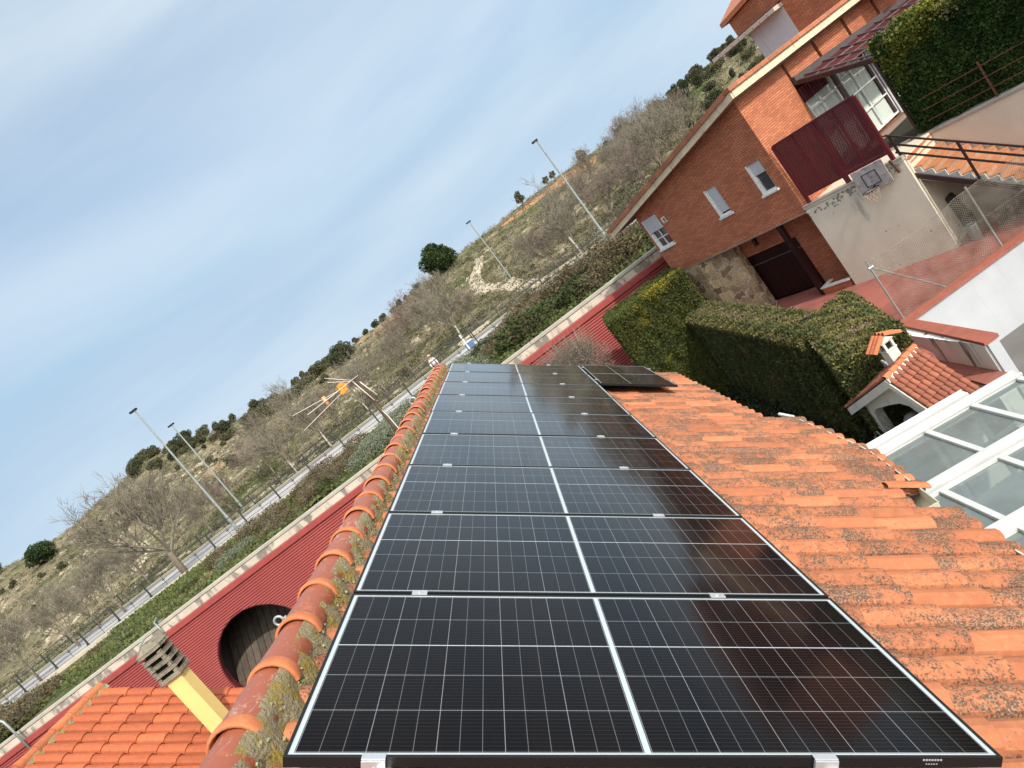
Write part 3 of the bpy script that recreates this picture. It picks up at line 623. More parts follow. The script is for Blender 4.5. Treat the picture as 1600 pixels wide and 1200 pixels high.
# ------------------------------------------------------------------ solar panels
def panel_mat():
    mt, nt, b = nodes_new('solar_cells')
    t = nt.nodes.new('ShaderNodeTexCoord'); s = nt.nodes.new('ShaderNodeSeparateXYZ'); nt.links.new(t.outputs['Object'], s.inputs[0]); x, y = s.outputs[0], s.outputs[1]
    def mul(p, q): return mathn(nt, 'MULTIPLY', p, q)
    def line(v, centre, half): return mathn(nt, 'LESS_THAN', mathn(nt, 'ABSOLUTE', mathn(nt, 'SUBTRACT', v, centre)), half)
    def per(v, period, half, off=0.0):
        fr = mathn(nt, 'FRACT', mathn(nt, 'ADD', mathn(nt, 'DIVIDE', mathn(nt, 'SUBTRACT', v, off), period), 0.5))
        return mathn(nt, 'LESS_THAN', mathn(nt, 'ABSOLUTE', mathn(nt, 'SUBTRACT', fr, 0.5)), half / period)
    mxx = lambda p, q: mathn(nt, 'MAXIMUM', p, q)
    xc = mathn(nt, 'ABSOLUTE', mathn(nt, 'SUBTRACT', x, 1.0935))            # distance from centre
    gx_ = per(xc, 0.07, 0.0011, 0.0135)
    gx2 = per(xc, 0.21, 0.0011, 0.0135)
    gy_ = per(y, 0.21, 0.0014, 0.026)
    thick = line(y, 0.026 + 0.63, 0.0028)
    centre = mathn(nt, 'LESS_THAN', xc, 0.0098)
    edge = mxx(mathn(nt, 'GREATER_THAN', xc, 1.0665), mxx(mathn(nt, 'LESS_THAN', y, 0.0225), mathn(nt, 'GREATER_THAN', y, 1.0805)))
    bus = per(y, 0.0191, 0.0007, 0.026 + 0.0095)
    cellvar = nt.nodes.new('ShaderNodeTexWhiteNoise'); cellvar.noise_dimensions = '2D'
    cb = nt.nodes.new('ShaderNodeCombineXYZ'); nt.links.new(mathn(nt, 'FLOOR', mathn(nt, 'DIVIDE', mathn(nt, 'SUBTRACT', x, 0.0435), 0.07)), cb.inputs[0])
    nt.links.new(mathn(nt, 'FLOOR', mathn(nt, 'DIVIDE', mathn(nt, 'SUBTRACT', y, 0.026), 0.21)), cb.inputs[1]); nt.links.new(cb.outputs[0], cellvar.inputs['Vector'])
    col = mixcol(nt, cellvar.outputs['Value'], (0.0045, 0.0042, 0.0050), (0.0062, 0.0050, 0.0052))
    col = mixcol(nt, mul(bus, 0.26), col, (0.085, 0.088, 0.092))
    col = mixcol(nt, mul(gx_, 0.20), col, (0.45, 0.48, 0.50)); col = mixcol(nt, mul(gx2, 0.20), col, (0.55, 0.58, 0.60))
    col = mixcol(nt, mul(gy_, 0.42), col, (0.46, 0.49, 0.51))
    col = mixcol(nt, mul(mxx(thick, mxx(centre, edge)), 0.94), col, (0.42, 0.475, 0.495))
    nt.links.new(col, b.inputs['Base Color']); b.inputs['Roughness'].default_value = 0.5; b.inputs['Specular IOR Level'].default_value = 0.0
    gl = nt.nodes.new('ShaderNodeBsdfGlossy')
    dn = noise(nt, t.outputs['Object'], 2.3, 6, 0.7)
    nt.links.new(mathn(nt, 'MULTIPLY_ADD', dn, 0.08, 0.055), gl.inputs['Roughness']); gl.inputs['Color'].default_value = (1.0, 0.98, 0.95, 1)
    lw = nt.nodes.new('ShaderNodeLayerWeight'); lw.inputs['Blend'].default_value = 0.5
    fz_ = mathn(nt, 'MINIMUM', mathn(nt, 'MULTIPLY_ADD', mathn(nt, 'POWER', lw.outputs['Facing'], 5.0), 1.10, 0.0025), 0.95)
    ms = nt.nodes.new('ShaderNodeMixShader'); nt.links.new(mul(fz_, mathn(nt, 'SUBTRACT', 1.0, mul(mxx(thick, mxx(centre, edge)), 0.45))), ms.inputs[0]); nt.links.new(b.outputs[0], ms.inputs[1]); nt.links.new(gl.outputs[0], ms.inputs[2])
    out = nt.nodes['Material Output']; nt.links.new(ms.outputs[0], out.inputs['Surface'])
    return mt
M_cells = panel_mat()
PW, PNH = 2.187, 1.102
ORD = ['nearest', 'second', 'third', 'fourth', 'fifth', 'sixth', 'seventh', 'eighth', 'farthest']
def make_panel():
    t = thing('solar_panel', '', 'solar panel', (0, 0, 0), RT)
    g = MB(); g.add([(0.010, 0.010, -0.0035), (PW - 0.010, 0.010, -0.0035), (PW - 0.010, PNH - 0.010, -0.0035), (0.010, PNH - 0.010, -0.0035)], [(0, 1, 2, 3)])
    g.build('glass', M_cells, t)
    g = MB()
    for q in (((0, 0, -0.035), (PW, 0.011, 0)), ((0, PNH - 0.011, -0.035), (PW, PNH, 0)), ((0, 0.0115, -0.035), (0.011, PNH - 0.0115, 0)), ((PW - 0.011, 0.0115, -0.035), (PW, PNH - 0.0115, 0))): g.box(*q)
    g.build('frame', M_blackfr, t, bevel=0.0012)
    g = MB(); g.box((0.012, 0.012, -0.033), (PW - 0.012, PNH - 0.012, -0.012)); g.build('backing', M_blackfr, t)
    for u in (0.30, 1.66):
        g = MB(); g.box((u - 0.034, PNH - 0.010, 0.0005), (u + 0.034, PNH + 0.030, 0.0045)); g.box((u - 0.034, PNH + 0.004, -0.034), (u + 0.034, PNH + 0.016, 0.0005)); 
        g.tube([(u, PNH + 0.01, 0.0045), (u, PNH + 0.01, 0.010)], 0.007, 8)
        g.build('clamp', M_clamp, t)
    return t
proto = make_panel()
for k in range(9):
    o = proto if k == 0 else copy_tree(proto)
    p = roofM @ Vector((random.uniform(-0.004, 0.004), 1.122 * k + 0.005, random.uniform(-0.002, 0.002))); o.location = p
    o['label'] = ('black framed solar panel of the long row, %s from the photographer' % ORD[k]) if k else 'nearest and largest black solar panel, in the foreground'
    if k == 8: o['label'] = 'black framed solar panel at the far end of the long row'
    o['group'] = 'landscape solar panels in a row along the ridge'
# front end clamps + small text label marks (on front frame)
for u in (0.27, 1.63):
    o = thing('end_clamp', ('left' if u < 1 else 'right') + ' silver end clamp gripping the front edge of the nearest solar panel', 'clamp', roofM @ Vector((u, 0.0, 0.0)), RT, 'end clamps on the front frame')
    g = MB(); g.box((-0.036, -0.012, 0.0012), (0.036, 0.016, 0.0055)); g.box((-0.036, -0.016, -0.075), (0.036, -0.0015, 0.0010)); g.build('clamp_body', M_clamp, o, bevel=0.002)
    g = MB(); g.tube([(0, -0.016, -0.03), (0, -0.022, -0.03)], 0.008, 10); g.build('bolt', M_galv, o)
g = MB()
for i in range(7): g.box((1.935 + i * 0.009, -0.0012, -0.012), (1.935 + i * 0.009 + 0.006, -0.0003, -0.006))
for i in range(5): g.box((1.945 + i * 0.008, -0.0012, -0.024), (1.945 + i * 0.008 + 0.005, -0.0003, -0.021))
g.build('frame_marking', mat('pale_print', (0.35, 0.36, 0.37), None, 4, 0.6), proto)
for u in (0.30, 1.66):
    o = thing('mounting_rail', ('upper' if u < 1 else 'lower') + ' aluminium mounting rail running under the row of solar panels', 'rail', roofM @ Vector((u, 5, -0.055)), RT, 'rails under the panels')
    g = MB(); g.box((-0.02, -5.05, -0.02), (0.02, 5.2, 0.018)); g.box((-0.006, -5.06, 0.018), (0.006, 5.21, 0.0195)); g.build('rail_profile', M_clamp, o)
    g = MB()
    for q in range(11): g.box((-0.025, -4.6 + q * 0.95, -0.10), (0.025, -4.55 + q * 0.95, -0.0205))
    g.build('roof_hooks', M_galv, o)
# portrait panel at the far right
o = thing('solar_panel', 'single upright solar panel beside the far end of the row, set across it', 'solar panel', (0, 0, 0), RT)
o2 = proto
pm = Matrix.Rotation(PI / 2, 4, 'Z')
for ch in list(proto.children):
    if ch.name.startswith(('glass', 'frame', 'backing')) and 'marking' not in ch.name:
        c = ch.copy(); c.data = ch.data; COL.objects.link(c); c.parent = o
o.rotation_euler = (roofM.to_3x3() @ pm.to_3x3()).to_euler()
o.location = roofM @ Vector((2.21 + PNH, 7.93, 0.012))
g = MB()
for u in (0.35, 1.80): g.box((u - 0.03, PNH - 0.010, 0.0005), (u + 0.03, PNH + 0.030, 0.0045)); g.box((u - 0.03, -0.02, 0.0005), (u + 0.03, 0.01, 0.0045))
g.build('clamps', M_clamp, o)
g = MB(); 
for u in (0.35, 1.80): g.box((u - 0.02, -0.05, -0.075), (u + 0.02, PNH + 0.05, -0.036))
g.build('support_rails', M_clamp, o)

# ------------------------------------------------------------------ eye bolts
def eyebolt(label, loc, R_):
    t = thing('eye_bolt', label, 'eye bolt', loc, (0, 0, 0), 'eye bolts fixed to the ridge')
    g = MB(); g.tube([(R_ * math.cos(k * PI / 9), 0.0, R_ * math.sin(k * PI / 9)) for k in range(19)], R_ * 0.30, 8, cap=False); g.build('ring', M_galv, t, smooth=True)
    g = MB(); g.tube([(R_ * 0.8, 0, 0), (R_ * 2.6, 0, -R_ * 0.9)], R_ * 0.30, 8); g.tube([(R_ * 1.5, 0, -R_ * .3), (R_ * 1.8, 0, -R_ * .45)], R_ * 0.55, 6); g.build('shank', M_galv, t, smooth=True)
    return t
eb = eyebolt('steel eye bolt sticking out of the near part of the ridge', (-0.462, 1.33, 0.055), 0.022)
eyebolt('small steel eye bolt halfway along the ridge towards the far end', (-0.46, 7.6, 0.06), 0.045)

# ------------------------------------------------------------------ TV antenna
t = thing('tv_antenna', 'rooftop television antenna with orange dipole on a dark mast behind the ridge', 'antenna', (-0.60, 6.88, -1.0))
bx, by = -0.72, 6.90
g = MB(); g.tube([(bx, by, -1.6), (bx + 0.0, by, 0.79)], 0.027, 8); g.build('mast', mat('dark_mast', (0.045, 0.030, 0.022), (0.09, 0.06, 0.04), 9, 0.7), t, smooth=True, space='world')
g = MB(); g.tube([(bx + 0.03, by - 0.02, -1.5), (bx + 0.045, by - 0.02, -0.4), (bx + 0.03, by - 0.02, 0.15), (bx - 0.02, by, 0.5), (bx + 0.01, by, 0.70)], 0.007, 6); g.build('cable', M_white, t, smooth=True, space='world')
M_whalu = mat('pale_rod', (0.62, 0.58, 0.50), (0.52, 0.47, 0.40), 6, 0.5)
def apt(u, w, z_): return (bx + u, by + w, 0.77 + z_)
g = MB(); g.tube([apt(0.05, 0.0, 0.01), apt(-0.62, -0.45, 0.0)], 0.006, 6)
g.tube([apt(-0.20, -0.10, 0.0), apt(-0.78, -0.42, 0.10)], 0.0045, 6); g.tube([apt(-0.20, -0.20, -0.04), apt(-0.72, -0.62, -0.12)], 0.0045, 6)
g.build('booms', M_whalu, t, smooth=True, space='world')
g = MB()
for q in (0.02, 0.09):
    g.tube([apt(-0.03 - q * .3, -0.02, 0.0), apt(-0.30, 0.0 - q * .3, 0.25 - q * 0.9)], 0.0045, 6)
g.tube([apt(0.0, 0, -0.01), apt(0.10, -0.05, -0.33)], 0.008, 6); g.tube([apt(-0.05, 0, -0.01), apt(0.03, -0.06, -0.36)], 0.008, 6)
g.build('rods', M_whalu, t, smooth=True, space='world')
M_orange = mat('orange_plastic', (0.62, 0.26, 0.03), (0.52, 0.21, 0.03), 6, 0.5); M_salmon = mat('salmon_plastic', (0.70, 0.36, 0.17), None, 6, 0.5)
g = MB(); Mx = Matrix.Translation(apt(-0.17, -0.12, 0.0)) @ Matrix.Rotation(math.radians(35), 4, 'Z')
g.box((-0.055, -0.02, -0.060), (0.045, 0.02, 0.060), Mx); g.box((-0.07, -0.026, -0.07), (-0.005, 0.026, -0.025), Mx); g.box((-0.035, -0.03, 0.02), (0.04, 0.03, 0.07), Mx); g.box((0.0, -0.024, -0.015), (0.07, 0.024, 0.03), Mx)
g.build('dipole_box', M_orange, t, bevel=0.008, space='world')
g = MB(); g.tube([apt(-0.40, -0.25, 0.06), apt(-0.40, -0.27, -0.06)], 0.024, 12); g.build('director_disc', M_salmon, t, smooth=True, space='world')

# ================================================================== LEFT HOUSE (tile roof + yellow chimney)
Q0 = Vector((-8.8485, 10.4220, -0.9012)); phi, be = 100.0, math.radians(32.8)
ex_ = D(phi) * math.cos(be) - Vector((0, 0, math.sin(be))); ey_ = D(phi - 90); ez_ = ex_.cross(ey_); ez_ = -ez_ if ez_.z < 0 else ez_
hm = Matrix(((ex_.x, -ey_.x, 0, 0), (ex_.y, -ey_.y, 0, 0), (ex_.z, -ey_.z, 0, 0), (0, 0, 0, 1)))
ez_ = ex_.cross(ey_); 
if ez_.z < 0: ez_ = -ez_
for i in range(3): hm[i][1] = ey_[i]; hm[i][2] = ez_[i]; hm[i][3] = Q0[i]
lh = thing('tiled_house', 'lower neighbouring house at the bottom left with clean orange tiles and a yellow chimney', 'house', (-7, 6, -7.85))
mb = MB(); rw = 0.228
for k in range(20):
    x = 0.05 + (0.0 if k % 2 else 0.02)
    while x < 4.6: tile(mb, x, -0.11 - k * rw, 0.54, rw * 0.95, 0.080, 0.0, 0.028, n=6, th=0.022, M=hm); x += 0.485
mb.build('roof_tiles', M_tile2, lh, space='world')
g = MB(); g.sheet([[hm @ Vector((x_, y_, 0.0)) for x_ in (-0.15, 5.2)] for y_ in (0.0, -5.2)]); g.build('roof_bed', M_pan, lh, space='world')
g = MB(); g2 = MB()
for k in range(14):
    y0_ = -k * 0.40 + 0.02
    rr = lambda yv, r: [hm @ Vector((-0.04 + r * math.cos(PI * q / 9) * -1, yv, 0.05 + r * math.sin(PI * q / 9))) for q in range(10)]
    g.sheet([rr(y0_, 0.085), rr(y0_ - 0.40, 0.105), rr(y0_ - 0.40, 0.09)])
g.build('ridge_tiles', M_tile4, lh, space='world')
rows = []
for i in range(90):
    y_ = 0.05 - i * 0.06; rows.append([hm @ Vector((0.02 + random.uniform(-.01, .01) + q * 0.05, y_, 0.10 - q * 0.035 + random.uniform(-.01, .012))) for q in range(3)])
g = MB(); g.sheet(rows); g.build('mortar_bed', M_mortar, lh, space='world')
lipc = [hm @ Vector((x_, 0.0, z_)) for x_, z_ in ((-0.15, 0.0), (5.2, 0.0))]
g = MB(); pA = hm @ Vector((-0.1, -0.15, -0.05)); pB = hm @ Vector((5.0, -0.15, -0.05)); pC = hm @ Vector((5.0, -5, -0.05)); pD = hm @ Vector((-0.1, -5, -0.05))
g.add([pA, pB, pC, pD, Vector((pA.x, pA.y, -7.85)), Vector((pB.x, pB.y, -7.85)), Vector((pC.x, pC.y, -7.85)), Vector((pD.x, pD.y, -7.85))], [(0, 1, 5, 4), (1, 2, 6, 5), (2, 3, 7, 6), (3, 0, 4, 7), (0, 1, 2, 3)])
g.build('wall', M_render, lh, space='world')
# chimney
CHX, CHY = -6.41, 8.77
cM = T((CHX, CHY, 0), (0, 0, math.radians(2))) @ Matrix.Diagonal((0.72, 0.72, 1, 1))
g = MB(); g.box((-0.19, -0.19, -3.2), (0.19, 0.19, -1.20), cM); ch = g.build('chimney', M_yellow, lh, space='world')
g = MB()
g.box((-0.27, -0.27, -1.20), (0.27, 0.27, -1.13), cM)
for k in range(3):
    zz = -1.06 + k * 0.135
    w = 0.29
    g.prism([cM @ Vector(q) for q in ((-w, -w * .72, zz), (-w * .72, -w, zz), (w * .72, -w, zz), (w, -w * .72, zz), (w, w * .72, zz), (w * .72, w, zz), (-w * .72, w, zz), (-w, w * .72, zz))], (0, 0, 0.062))
for sx in (-1, 1):
    for sy in (-1, 1): g.box((sx * 0.21 - 0.045, sy * 0.21 - 0.045, -1.13), (sx * 0.21 + 0.045, sy * 0.21 + 0.045, -0.70), cM)
top = [cM @ Vector(q) for q in ((-0.31, -0.22, -0.66), (-0.22, -0.31, -0.66), (0.22, -0.31, -0.66), (0.31, -0.22, -0.66), (0.31, 0.22, -0.66), (0.22, 0.31, -0.66), (-0.22, 0.31, -0.66), (-0.31, 0.22, -0.66))]
g.prism(top, (0, 0, 0.05)); t2 = [Vector((p.x, p.y, -0.61)) for p in top]; cc = Vector((cM @ Vector((0, 0, 0)))); up = [Vector((cc.x + (p.x - cc.x) * 0.45, cc.y + (p.y - cc.y) * 0.45, -0.50)) for p in top]
g.add(t2 + up, [(i, (i + 1) % 8, (i + 1) % 8 + 8, i + 8) for i in range(8)] + [tuple(range(8, 16))])
g.build('cowl', M_cowl, ch, space='world', bevel=0.008)
g = MB(); g.box((-0.17, -0.17, -1.13), (0.17, 0.17, -0.67), cM); g.build('flue_void', M_dark, ch, space='world')
g = MB(); g.tube([cM @ Vector(q) for q in ((-0.25, 0.10, -0.60), (-0.25, 0.10, -0.50), (-0.12, 0.16, -0.45))], 0.02, 6); g.build('aerial_hook', M_galv, ch, space='world')

# ================================================================== NEIGHBOUR'S BRICK HOUSE  (local frame: x right along the sunlit face, y away along the shaded face)
HP = (9.98, 18.96, 0); HZ = (0, 0, math.radians(27))
tag_court = MB()
def cpoly(pts, z): return [(p[0], p[1], z) for p in pts]
g = MB(); g.prism(cpoly([(7.75, 14.5), (40, 14.5), (40, 60), (20, 60), (7.75, 27.0)], -6.3), (0, 0, 0.3)); tag(g.build('red_court', M_redpave), kind='structure')
g = MB(); g.prism(cpoly([(6.75, 12.1), (7.75, 12.3), (8.13, 14.4), (8.0, 14.49), (7.745, 14.49), (7.745, 24.0), (7.3, 24.0), (7.3, 14.6)], -7.85), (0, 0, 1.846)); tag(g.build('court_edge', M_redpave), kind='structure')
nh = thing('brick_house', 'large red brick house with a low pitched tile roof and cream fascia, on the right', 'house', HP, HZ)
zu = lambda y: 0.56 - 0.184 * (y + 0.45)
# shaded wall (x=0)
g = MB()
W1, W2, W3 = (5.42, -2.28, 6.22, -1.03), (2.36, -2.29, 2.86, -1.27), (0.40, -2.31, 0.92, -1.29)
holes = [(6.40 - w[2], w[1] + 3.33, 6.40 - w[0], w[3] + 3.33) for w in (W1, W2, W3)]
holewall(g, (0, 6.40, -3.33), (0, -1, 0), (0, 0, 1), 6.40, 2.38, holes, 0.14, (-1, 0, 0))
g.add([(0, 6.40, -0.95), (0, 0, -0.95), (0, 0, zu(0)), (0, 6.40, zu(6.4))], [(0, 1, 2, 3)])
# sunlit wall (y=0): full height bay, then bays above the beam
g.add([(0, 0, -3.33), (2.45, 0, -3.33), (2.45, 0, zu(0)), (0, 0, zu(0))], [(0, 1, 2, 3)])
for x0, x1 in ((2.58, 4.14), (4.30, 5.90), (6.06, 7.7), (7.86, 11.0)): g.box((x0, 0.0, -0.25), (x1, 0.25, zu(0)))
g.box((2.40, 0.25, -6.0), (11.0, 6.4, -0.6)); g.box((2.46, 0.26, -0.6), (11, 6.4, -0.3))
g.add([(0, 6.4, -3.33), (11, 6.4, -3.33), (11, 6.4, zu(6.4)), (0, 6.4, zu(6.4))], [(3, 2, 1, 0)])
g.box((2.30, 0.02, -3.33), (2.40, 6.3, -0.3))
g.build('wall', M_brick, nh)
g = MB(); g.box((0.02, 0.02, -3.37), (2.4, 6.38, -3.30)); g.box((-0.012, -0.012, -3.37), (0.02, 6.40, -3.33)); g.build('soffit', M_soffit, nh)
g = MB(); g.box((-0.02, -0.10, -3.39), (0.32, 0.02, -3.33)); g.build('drip_ledge', M_white, nh)
# ground floor recess
g = MB()
holewall(g, (0.95, 6.2, -6.0), (0, -1, 0), (0, 0, 1), 6.2, 2.62, [(6.2 - 4.9, 0.0, 6.2 - 1.72, 1.85)], 0.10, (-1, 0, 0))
g.add([(0.0, 0.0, -6.0), (0.95, 0.0, -6.0), (0.95, 0.0, -3.38), (0.0, 0.0, -3.38)], [(3, 2, 1, 0)])
g.build('ground_floor_wall', M_brick, nh)
g = MB(); g.box((1.05, 1.72, -6.0), (1.12, 4.9, -4.15)); 
for k in range(12): g.box((1.035, 1.75 + k * 0.265, -5.98), (1.05, 1.75 + k * 0.265 + 0.25, -4.60))
d = g.build('garage_door', M_garage, nh)
g = MB(); g.box((1.02, 1.75, -4.56), (1.035, 4.85, -4.53)); g.build('door_bar', mat('dull_steel', (0.12, 0.11, 0.11), None, 4, 0.5), d)
g = MB(); g.box((0.02, 1.14, -6.0), (0.16, 1.30, -3.37)); g.build('column', M_garage, nh)
g = MB(); g.box((0.0, 0.1, -6.0), (0.45, 1.12, -5.78)); q = g.build('planter', M_brick, nh)
g = MB(); g.box((-0.03, 0.08, -5.78), (0.12, 1.14, -5.74)); g.box((0.12, 0.98, -5.78), (0.47, 1.14, -5.74)); g.build('planter_coping', M_white, q)
g = MB(); g.prism([(-0.02, 5.1, -6), (-0.02, 6.42, -6), (0.6, 6.42, -6), (1.0, 5.0, -6), (0.9, 3.9, -6), (0.55, 3.85, -6)], (0, 0, 2.62)); g.build('stone_base', M_stone, nh)
g = MB(); g.box((0.93, 3.1, -3.80), (0.90, 3.2, -3.62)); g.box((0.80, 3.08, -3.64), (0.94, 3.22, -3.62)); g.box((0.82, 3.10, -3.82), (0.84, 3.12, -3.64)); g.box((0.82, 3.18, -3.82), (0.84, 3.20, -3.64)); g.box((0.80, 3.08, -3.84), (0.94, 3.22, -3.82)); g.build('wall_lantern', M_black, nh)
# windows
M_glass_dark = mat('window_glass', (0.05, 0.06, 0.065), (0.03, 0.035, 0.04), 2, 0.08, spec=0.8)
M_curtain = mat('curtained_glass', (0.56, 0.62, 0.56), (0.46, 0.53, 0.48), 0.9, 0.12, spec=0.6)
M_shutter = mat('grey_white_shutter', (0.50, 0.51, 0.52), (0.46, 0.47, 0.48), 4, 0.6)
def window(w, shut, proud, cross, label):
    y0, z0, y1, z1 = w
    f = MB(); fx = 0.10
    f.box((0.05, y1 - 0.05, z0), (0.12, y1, z1)); f.box((0.05, y0, z0), (0.12, y0 + 0.05, z1)); f.box((0.05, y0 + 0.0505, z0), (0.12, y1 - 0.0505, z0 + 0.06)); f.box((0.05, y0 + 0.0505, z1 - 0.05), (0.12, y1 - 0.0505, z1))
    if cross: f.box((0.06, (y0 + y1) / 2 - 0.018, z0 + 0.06), (0.10, (y0 + y1) / 2 + 0.018, z1 - 0.05)); f.box((0.062, y0 + 0.05, z0 + (z1 - z0) * 0.30), (0.098, y1 - 0.05, z0 + (z1 - z0) * 0.30 + 0.04))
    wo_ = f.build('window', M_white, nh); wo_['label'] = label
    g = MB(); g.box((0.115, y0, z0), (0.13, y1, z1)); g.build('pane', M_glass_dark, wo_)
    g = MB(); zs = z1 - (z1 - z0) * shut; n = int((z1 - zs) / 0.05)
    for k in range(n): g.box((0.045 - proud, y0 + (0 if proud else 0.05), z1 - (k + 1) * 0.05 + 0.002), (0.0595 if not proud else 0.045, y1 - (0 if proud else 0.05), z1 - k * 0.05))
    g.build('shutter', M_shutter, wo_)
    g = MB(); g.box((-0.07, y0 - 0.06, z0 - 0.06), (0.12, y1 + 0.08, z0 + 0.005)); g.build('sill', M_white, wo_)
    g = MB(); g.box((-0.012, y1 - 0.005, z0 + 0.006), (0.05, y1 + 0.045, z1 + 0.01)); g.build('jamb_trim', M_white, wo_)
window(W1, 0.46, 0.06, True, 'white window with cross bars and half lowered shutter')
window(W2, 0.90, 0, False, 'narrow window with its shutter almost fully down')
window(W3, 0.42, 0, False, 'narrow window with its shutter half down')
g = MB(); holewall(g, (-0.03, 5.27, -1.50), (0, -1, 0), (0, 0, 1), 0.22, 0.24, [(0.04, 0.05, 0.18, 0.19)], 0.03, (-1, 0, 0)); g.box((-0.03, 5.05, -1.5), (0.0, 5.27, -1.46)); g.build('vent', M_white, nh)
# roof
g = MB(); poly = lambda x, y0, y1, d0, d1: [(x, y0, zu(y0) + d0), (x, y1, zu(y1) + d0), (x, y1, zu(y1) + d1), (x, y0, zu(y0) + d1)]
g.prism(poly(-0.40, -0.40, 7.45, 0.0, 0.06), (11.6, 0, 0)); g.build('eave_soffit', M_soffit, nh)
rf = MB(); rf.prism(poly(-0.44, -0.44, 7.55, 0.20, 0.28), (11.8, 0, 0)); rf.build('roof_slab', M_soffit, nh)
g = MB()
k = 0; y = -0.45
while y < 7.5:
    y2 = min(7.55, y + random.choice((0.28, 0.34, 0.4, 0.5))); g.prism(poly(-0.47, y, y2 - 0.006, 0.0, 0.205), (0.07, 0, 0)); y = y2
x = -0.395
while x < 11:
    x2 = x + random.choice((0.3, 0.36, 0.45)); g.box((x, -0.475, zu(-.45)), (x2 - 0.006, -0.405, zu(-.45) + 0.205)); x = x2
g.build('fascia', M_cream, nh)
g = MB(); x = -0.52
while x < 11: g.box((x, -0.54, zu(-.45) + 0.215), (x + 0.395, -0.30, zu(-.45) + 0.345)); x += 0.40
y = -0.29
while y < 7.6: g.prism(poly(-0.53, y, min(7.6, y + 0.395), 0.215, 0.345), (0.25, 0, 0)); y += 0.40
g.prism(poly(-0.28, -0.29, 7.6, 0.285, 0.335), (11.4, 0, 0))
g.build('roof_tiles', M_edge, nh, bevel=0.01)
# posts in the bay gaps, big beam, pergola
g = MB()
for x0 in (2.47, 4.16, 5.92, 7.72): g.box((x0, 0.08, -3.2 if x0 < 5 else -3.2), (x0 + 0.10, 0.20, zu(0)))
g.build('bay_posts', M_brownmetal, nh)
g = MB(); g.bar((2.46, -0.10, -0.14), (11.0, -0.9, -0.42), 0.12, 0.24); g.build('pergola_beam', M_greybeam, nh)
g = MB(); g.bar((2.52, -0.10, -0.22), (2.18, -2.62, -0.90), 0.10, 0.13); g.bar((2.18, -2.56, -0.84), (2.18, -2.56, -3.22), 0.075, 0.075); g.bar((2.2, -2.56, -0.90), (10.5, -2.9, -0.95), 0.08, 0.10); g.bar((2.33, -1.4, -0.60), (10.5, -1.9, -0.68), 0.05, 0.06)
g.build('pergola_frame', M_brownmetal, nh)
g = MB()
def lean(u, v): # u along x, v outwards 0..1
    return Vector((2.55 + u - 0.30 * v, -0.16 - 2.4 * v - u * 0.05 * (1 - v), -0.20 - 0.66 * v - 0.015 * u))
for r_ in range(3):
    v0, v1 = 0.04 + r_ * 0.20, 0.04 + r_ * 0.20 + 0.165; u = 0.05
    while u < 7.6:
        p = [lean(u, v0), lean(u + 0.20, v0), lean(u + 0.20, v1), lean(u, v1)]; g.prism(p, (0, 0, -0.02)); u += 0.235
g.build('awning_slats', M_maroon2, nh)
g = MB()
for r_ in range(3):
    v1 = 0.04 + r_ * 0.20 + 0.185; g.bar(lean(0.0, v1) + Vector((0, 0, .012)), lean(7.7, v1) + Vector((0, 0, .012)), 0.03)
for k in range(9):
    g.bar(lean(0.3 + k * 0.9, 0.0) + Vector((0, 0, 0.03)), lean(0.3 + k * 0.9, 1.02) + Vector((0, 0, 0.03)), 0.045)
u = 0.02
while u < 7.6:
    g.bar(lean(u + 0.008, 0.03) - Vector((0, 0, .012)), lean(u + 0.008, 0.62) - Vector((0, 0, .012)), 0.018); u += 0.235
g.build('awning_battens', mat('pale_batten', (0.13, 0.10, 0.095), (0.10, 0.075, 0.07), 5, 0.6), nh)
g = MB(); 
for k in range(9): g.box((2.50 + k * 0.15, -0.02, -0.86), (2.50 + k * 0.15 + 0.12, 0.03, -0.42))
g.build('valance', M_maroon2, nh)
# glazing
def glazing(x0, x1, z0, z1, vx, hz_, label):
    f = MB(); f.box((x0, 0.06, z0), (x0 + 0.05, 0.13, z1)); f.box((x1 - 0.05, 0.06, z0), (x1, 0.13, z1)); f.box((x0 + .0505, 0.06, z0), (x1 - .0505, 0.13, z0 + 0.06)); f.box((x0 + .0505, 0.06, z1 - 0.06), (x1 - .0505, 0.13, z1))
    for v in vx: f.box((v - 0.025, 0.07, z0 + .06), (v + 0.025, 0.12, z1 - .06))
    for h in hz_: f.box((x0 + .05, 0.072, h - 0.025), (x1 - .05, 0.118, h + 0.025))
    o = f.build('window', M_white, nh); o['label'] = label
    g = MB(); g.box((x0, 0.14, z0), (x1, 0.16, z1)); g.build('pane', M_curtain, o)
glazing(2.60, 4.12, -3.15, -0.5, (3.26,), (-1.16, -1.98), 'tall white framed window with pale curtains, left pane')
glazing(4.45, 6.08, -3.08, -0.45, (5.10,), (-1.02, -1.68, -2.34), 'tall white framed window with pale curtains, right pane')
g = MB(); g.box((4.15, 0.04, -3.3), (6.2, 0.3, -3.16)); g.build('orange_sill', M_tile4, nh)
for q_ in (((4.28, 0.10, -3.15), (4.45, 0.20, -0.4)), ((6.08, 0.10, -3.3), (6.22, 0.20, -0.5))): g = MB(); g.box(*q_); g.build('window_jamb', M_greybeam, nh)
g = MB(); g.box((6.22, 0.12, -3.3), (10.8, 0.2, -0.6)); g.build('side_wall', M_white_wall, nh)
# low wall on the terrace
g = MB(); g.box((2.45, -0.10, -4.2), (6.3, 0.02, -3.16)); g.build('low_wall', brick_mat('pinkish_brick', (0.34, 0.22, 0.17), (0.29, 0.19, 0.15), (0.24, 0.17, 0.14)), nh)
